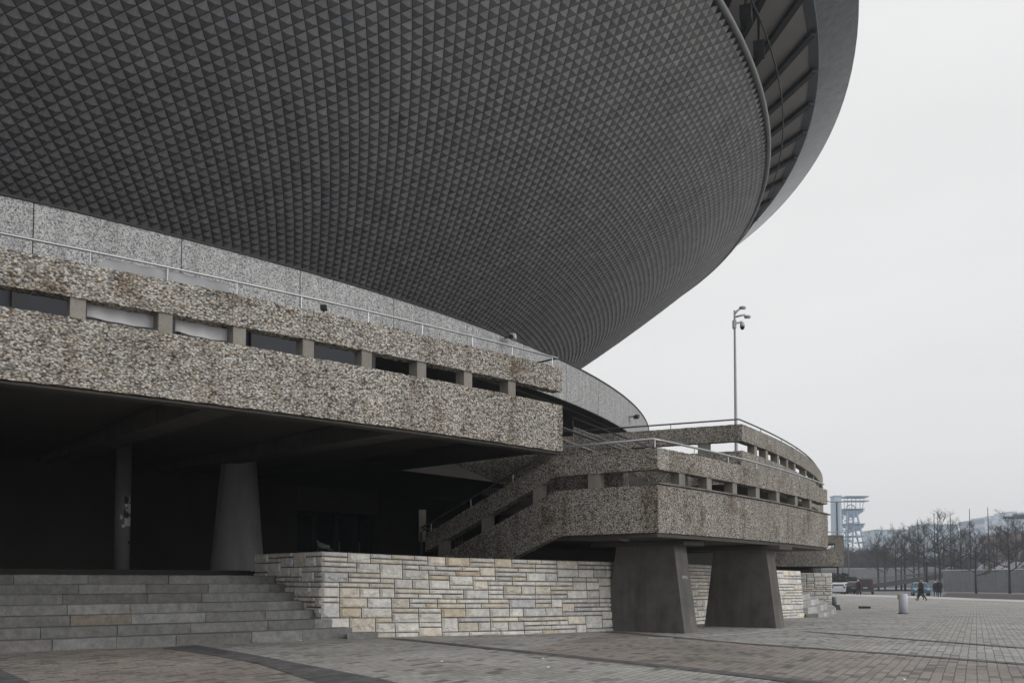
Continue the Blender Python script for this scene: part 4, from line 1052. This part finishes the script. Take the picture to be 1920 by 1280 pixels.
# canopy edge at far right
a=atY(1893,1070,150); c=atY(1925,1056,146); b=MB(); b.hexa([a,c,c+Vector((0,6,0)),a+Vector((0,6,0))],[a+Vector((0,0,.35)),c+Vector((0,0,.35)),c+Vector((0,6,.35)),a+Vector((0,6,.35))])
o=thing('canopy','sloping white edged canopy above the concrete wall at the right edge','canopy',(a.x,a.y,gz(150))); b.build('roof',M_white,o)
b=MB(); 
for k in range(3):
    p=a.lerp(c,.15+.35*k); b.tube([(p.x,p.y+.3,gz(150)),(p.x,p.y+.3,p.z)],.12,6)
b.build('column',M_dsteel,o)
# slab tower
Y=395.; a=atY(1564.5,931,Y); c=atY(1577.5,931,Y); z=gz(Y)
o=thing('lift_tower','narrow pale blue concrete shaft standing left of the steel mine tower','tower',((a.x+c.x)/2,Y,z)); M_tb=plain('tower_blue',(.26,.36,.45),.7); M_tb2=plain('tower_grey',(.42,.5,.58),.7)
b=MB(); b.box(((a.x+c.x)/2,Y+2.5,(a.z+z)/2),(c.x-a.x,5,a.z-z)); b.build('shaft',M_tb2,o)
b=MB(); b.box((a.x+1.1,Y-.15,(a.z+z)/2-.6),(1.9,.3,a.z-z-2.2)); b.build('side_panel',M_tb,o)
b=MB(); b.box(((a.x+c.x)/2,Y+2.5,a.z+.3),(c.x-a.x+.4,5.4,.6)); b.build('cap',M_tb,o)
# headframe
Y=400.; M_hf=plain('hazed_headframe_steel',(.34,.45,.56),.6,.1,.1)  # blue steel lightened, part of the distance haze put into its colour
def W(u,v,dy=0): 
    p=atY(u,v,Y); return Vector((p.x,p.y+dy,p.z))
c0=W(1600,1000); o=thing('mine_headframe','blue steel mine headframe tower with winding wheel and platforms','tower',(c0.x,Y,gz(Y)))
def beam(nm,pairs,r_=.28):
    b=MB()
    for p,q in pairs: b.tube([p,q],r_,4,True)
    return b.build(nm,M_hf,o)
for dy in (0,6):
    beam('leg',[(W(1583,1075,dy),W(1588.5,957,dy))],.4); beam('leg',[(W(1597,1075,dy),W(1601,957,dy))],.4)
    beam('strut',[(W(1634,1078,dy),W(1606,960,dy))],.45)
lev=[957,968,980,992,1004,1016,1028,1042,1058,1074]
b=MB()
for i in range(len(lev)-1):
    va,vb_=lev[i],lev[i+1]; l=lambda v:1588.5+(1583-1588.5)*(v-957)/118; rg=lambda v:1601+(1597-1601)*(v-957)/118; ss=lambda v:1606+(1634-1606)*(v-960)/118
    for dy in (0,6):
        b.tube([W(l(va),va,dy),W(rg(vb_),vb_,dy)],.16,3); b.tube([W(rg(va),va,dy),W(l(vb_),vb_,dy)],.16,3); b.tube([W(l(vb_),vb_,dy),W(rg(vb_),vb_,dy)],.2,3)
    if i%2==1: b.tube([W(rg(vb_),vb_,0),W(ss(vb_),vb_-3,0)],.2,3)
    b.tube([W(ss(vb_),vb_,0),W(ss(vb_),vb_,6)],.2,3)
b.build('bracing',M_hf,o)
def plat(ua,ub,ub2,ua2,vt,vb_,nm='platform'):
    b=MB(); b.hexa([W(ua2,vb_,1),W(ub2,vb_,1),W(ub2,vb_,6),W(ua2,vb_,6)],[W(ua,vt,-1),W(ub,vt,-1),W(ub,vt,8),W(ua,vt,8)]); b.build(nm,M_hf,o)
plat(1581,1621,1618,1586,953,957); plat(1585,1620,1606,1601,957.2,968,'brace_cone')
plat(1584,1622,1619,1588,981,985); plat(1590,1620,1614,1606,985.2,994,'brace_cone')
plat(1585,1629,1627,1587,929.5,932.3,'crane_roof'); plat(1584,1630,1630,1584,938,939,'crane_beam')
for ua,ub,v in ((1586,1600,995),(1584,1604,1004.5),(1609,1621,1004),(1612,1625,1015),(1583,1600,1012),(1616,1630,1029)):
    plat(ua,ub,ub,ua,v,v+2.2,'walkway')
b=MB()
for u in (1586,1592,1600,1608,1616,1624): b.tube([W(u,931,2),W(u if u<1620 else u-4,953,2)],.14,4)
b.build('crane_post',M_hf,o)
b=MB(); c=W(1600,954,3); rw_=9.5/F*Y; b.tube([c+Vector((rw_*cos(t),0,rw_*sin(t))) for t in np.linspace(0,2*pi,25)],.22,5,False); wh=b.build('winding_wheel',M_hf,o)
b=MB()
for k in range(6): b.tube([c,c+Vector((rw_*cos(k*pi/3),0,rw_*sin(k*pi/3)))],.1,4)
b.build('spoke',M_hf,wh)

# ------------------------------------------------------------------ air
zz=-1.65; b=MB(); b.box((0,200,21),(900,620,49))
hz_=NT('haze'); t=hz_.t; t.nodes.remove(hz_.b); pv=t.nodes.new('ShaderNodeVolumePrincipled'); pv.inputs['Color'].default_value=(.82,.88,.95,1); pv.inputs['Density'].default_value=.00085; pv.inputs['Anisotropy'].default_value=.2
t.links.new(pv.outputs[0],t.nodes['Material Output'].inputs['Volume'])
HAZE=tag(b.build('haze',hz_.mat),kind='stuff',label='pale thin winter haze over the plaza')

# ------------------------------------------------------------------ light
w=bpy.data.worlds.new('World'); scene.world=w; w.use_nodes=True; nt=w.node_tree
bg=nt.nodes['Background']; sky=nt.nodes.new('ShaderNodeTexSky'); sky.sky_type='NISHITA'; sky.sun_disc=False
az=rad(118); el=rad(23)      # azimuth measured clockwise from +y
sky.sun_elevation=el; sky.sun_rotation=az; sky.dust_density=4.; sky.air_density=1.5
hs=nt.nodes.new('ShaderNodeHueSaturation'); hs.inputs['Saturation'].default_value=.12; hs.inputs['Value'].default_value=1.
nt.links.new(sky.outputs[0],hs.inputs['Color'])
mx=nt.nodes.new('ShaderNodeMix'); mx.data_type='RGBA'; mx.inputs[0].default_value=.9; nt.links.new(hs.outputs[0],mx.inputs[6]); mx.inputs[7].default_value=(9.3,9.3,9.35,1)
cl=nt.nodes.new('ShaderNodeTexNoise'); cl.inputs['Scale'].default_value=2.2; cl.inputs['Detail'].default_value=5; wtc=nt.nodes.new('ShaderNodeTexCoord'); wmp=nt.nodes.new('ShaderNodeMapping'); wmp.inputs['Scale'].default_value=(1,1,3.5); nt.links.new(wtc.outputs['Generated'],wmp.inputs[0]); nt.links.new(wmp.outputs[0],cl.inputs['Vector'])
cr=nt.nodes.new('ShaderNodeMapRange'); cr.inputs[1].default_value=.3; cr.inputs[2].default_value=.7; cr.inputs[3].default_value=.965; cr.inputs[4].default_value=1.03; nt.links.new(cl.outputs[0],cr.inputs[0])
vm_=nt.nodes.new('ShaderNodeVectorMath'); vm_.operation='SCALE'; nt.links.new(mx.outputs[2],vm_.inputs[0]); nt.links.new(cr.outputs[0],vm_.inputs[3])
nt.links.new(vm_.outputs[0],bg.inputs[0]); bg.inputs[1].default_value=.1
sl_=bpy.data.lights.new('sun','SUN'); sl_.energy=1.1; sl_.angle=rad(45); sl_.color=(1,.97,.93)
so=bpy.data.objects.new('sun',sl_); COL.objects.link(so)
dvec=Vector((sin(az)*cos(el),cos(az)*cos(el),sin(el))); so.rotation_euler=dvec.to_track_quat('Z','Y').to_euler()

# ------------------------------------------------------------------ camera
cam=bpy.data.cameras.new('camera'); co=bpy.data.objects.new('camera',cam); COL.objects.link(co); scene.camera=co
co.location=(0,0,EYE); co.rotation_euler=(pi/2+PITCH,0,0)
cam.sensor_width=36; cam.lens=36*F/1920; cam.shift_y=(VC-640)/1920; cam.clip_end=5000; cam.clip_start=.1
scene.view_settings.view_transform='Standard'; scene.view_settings.look='None'; scene.view_settings.exposure=0; scene.view_settings.gamma=1
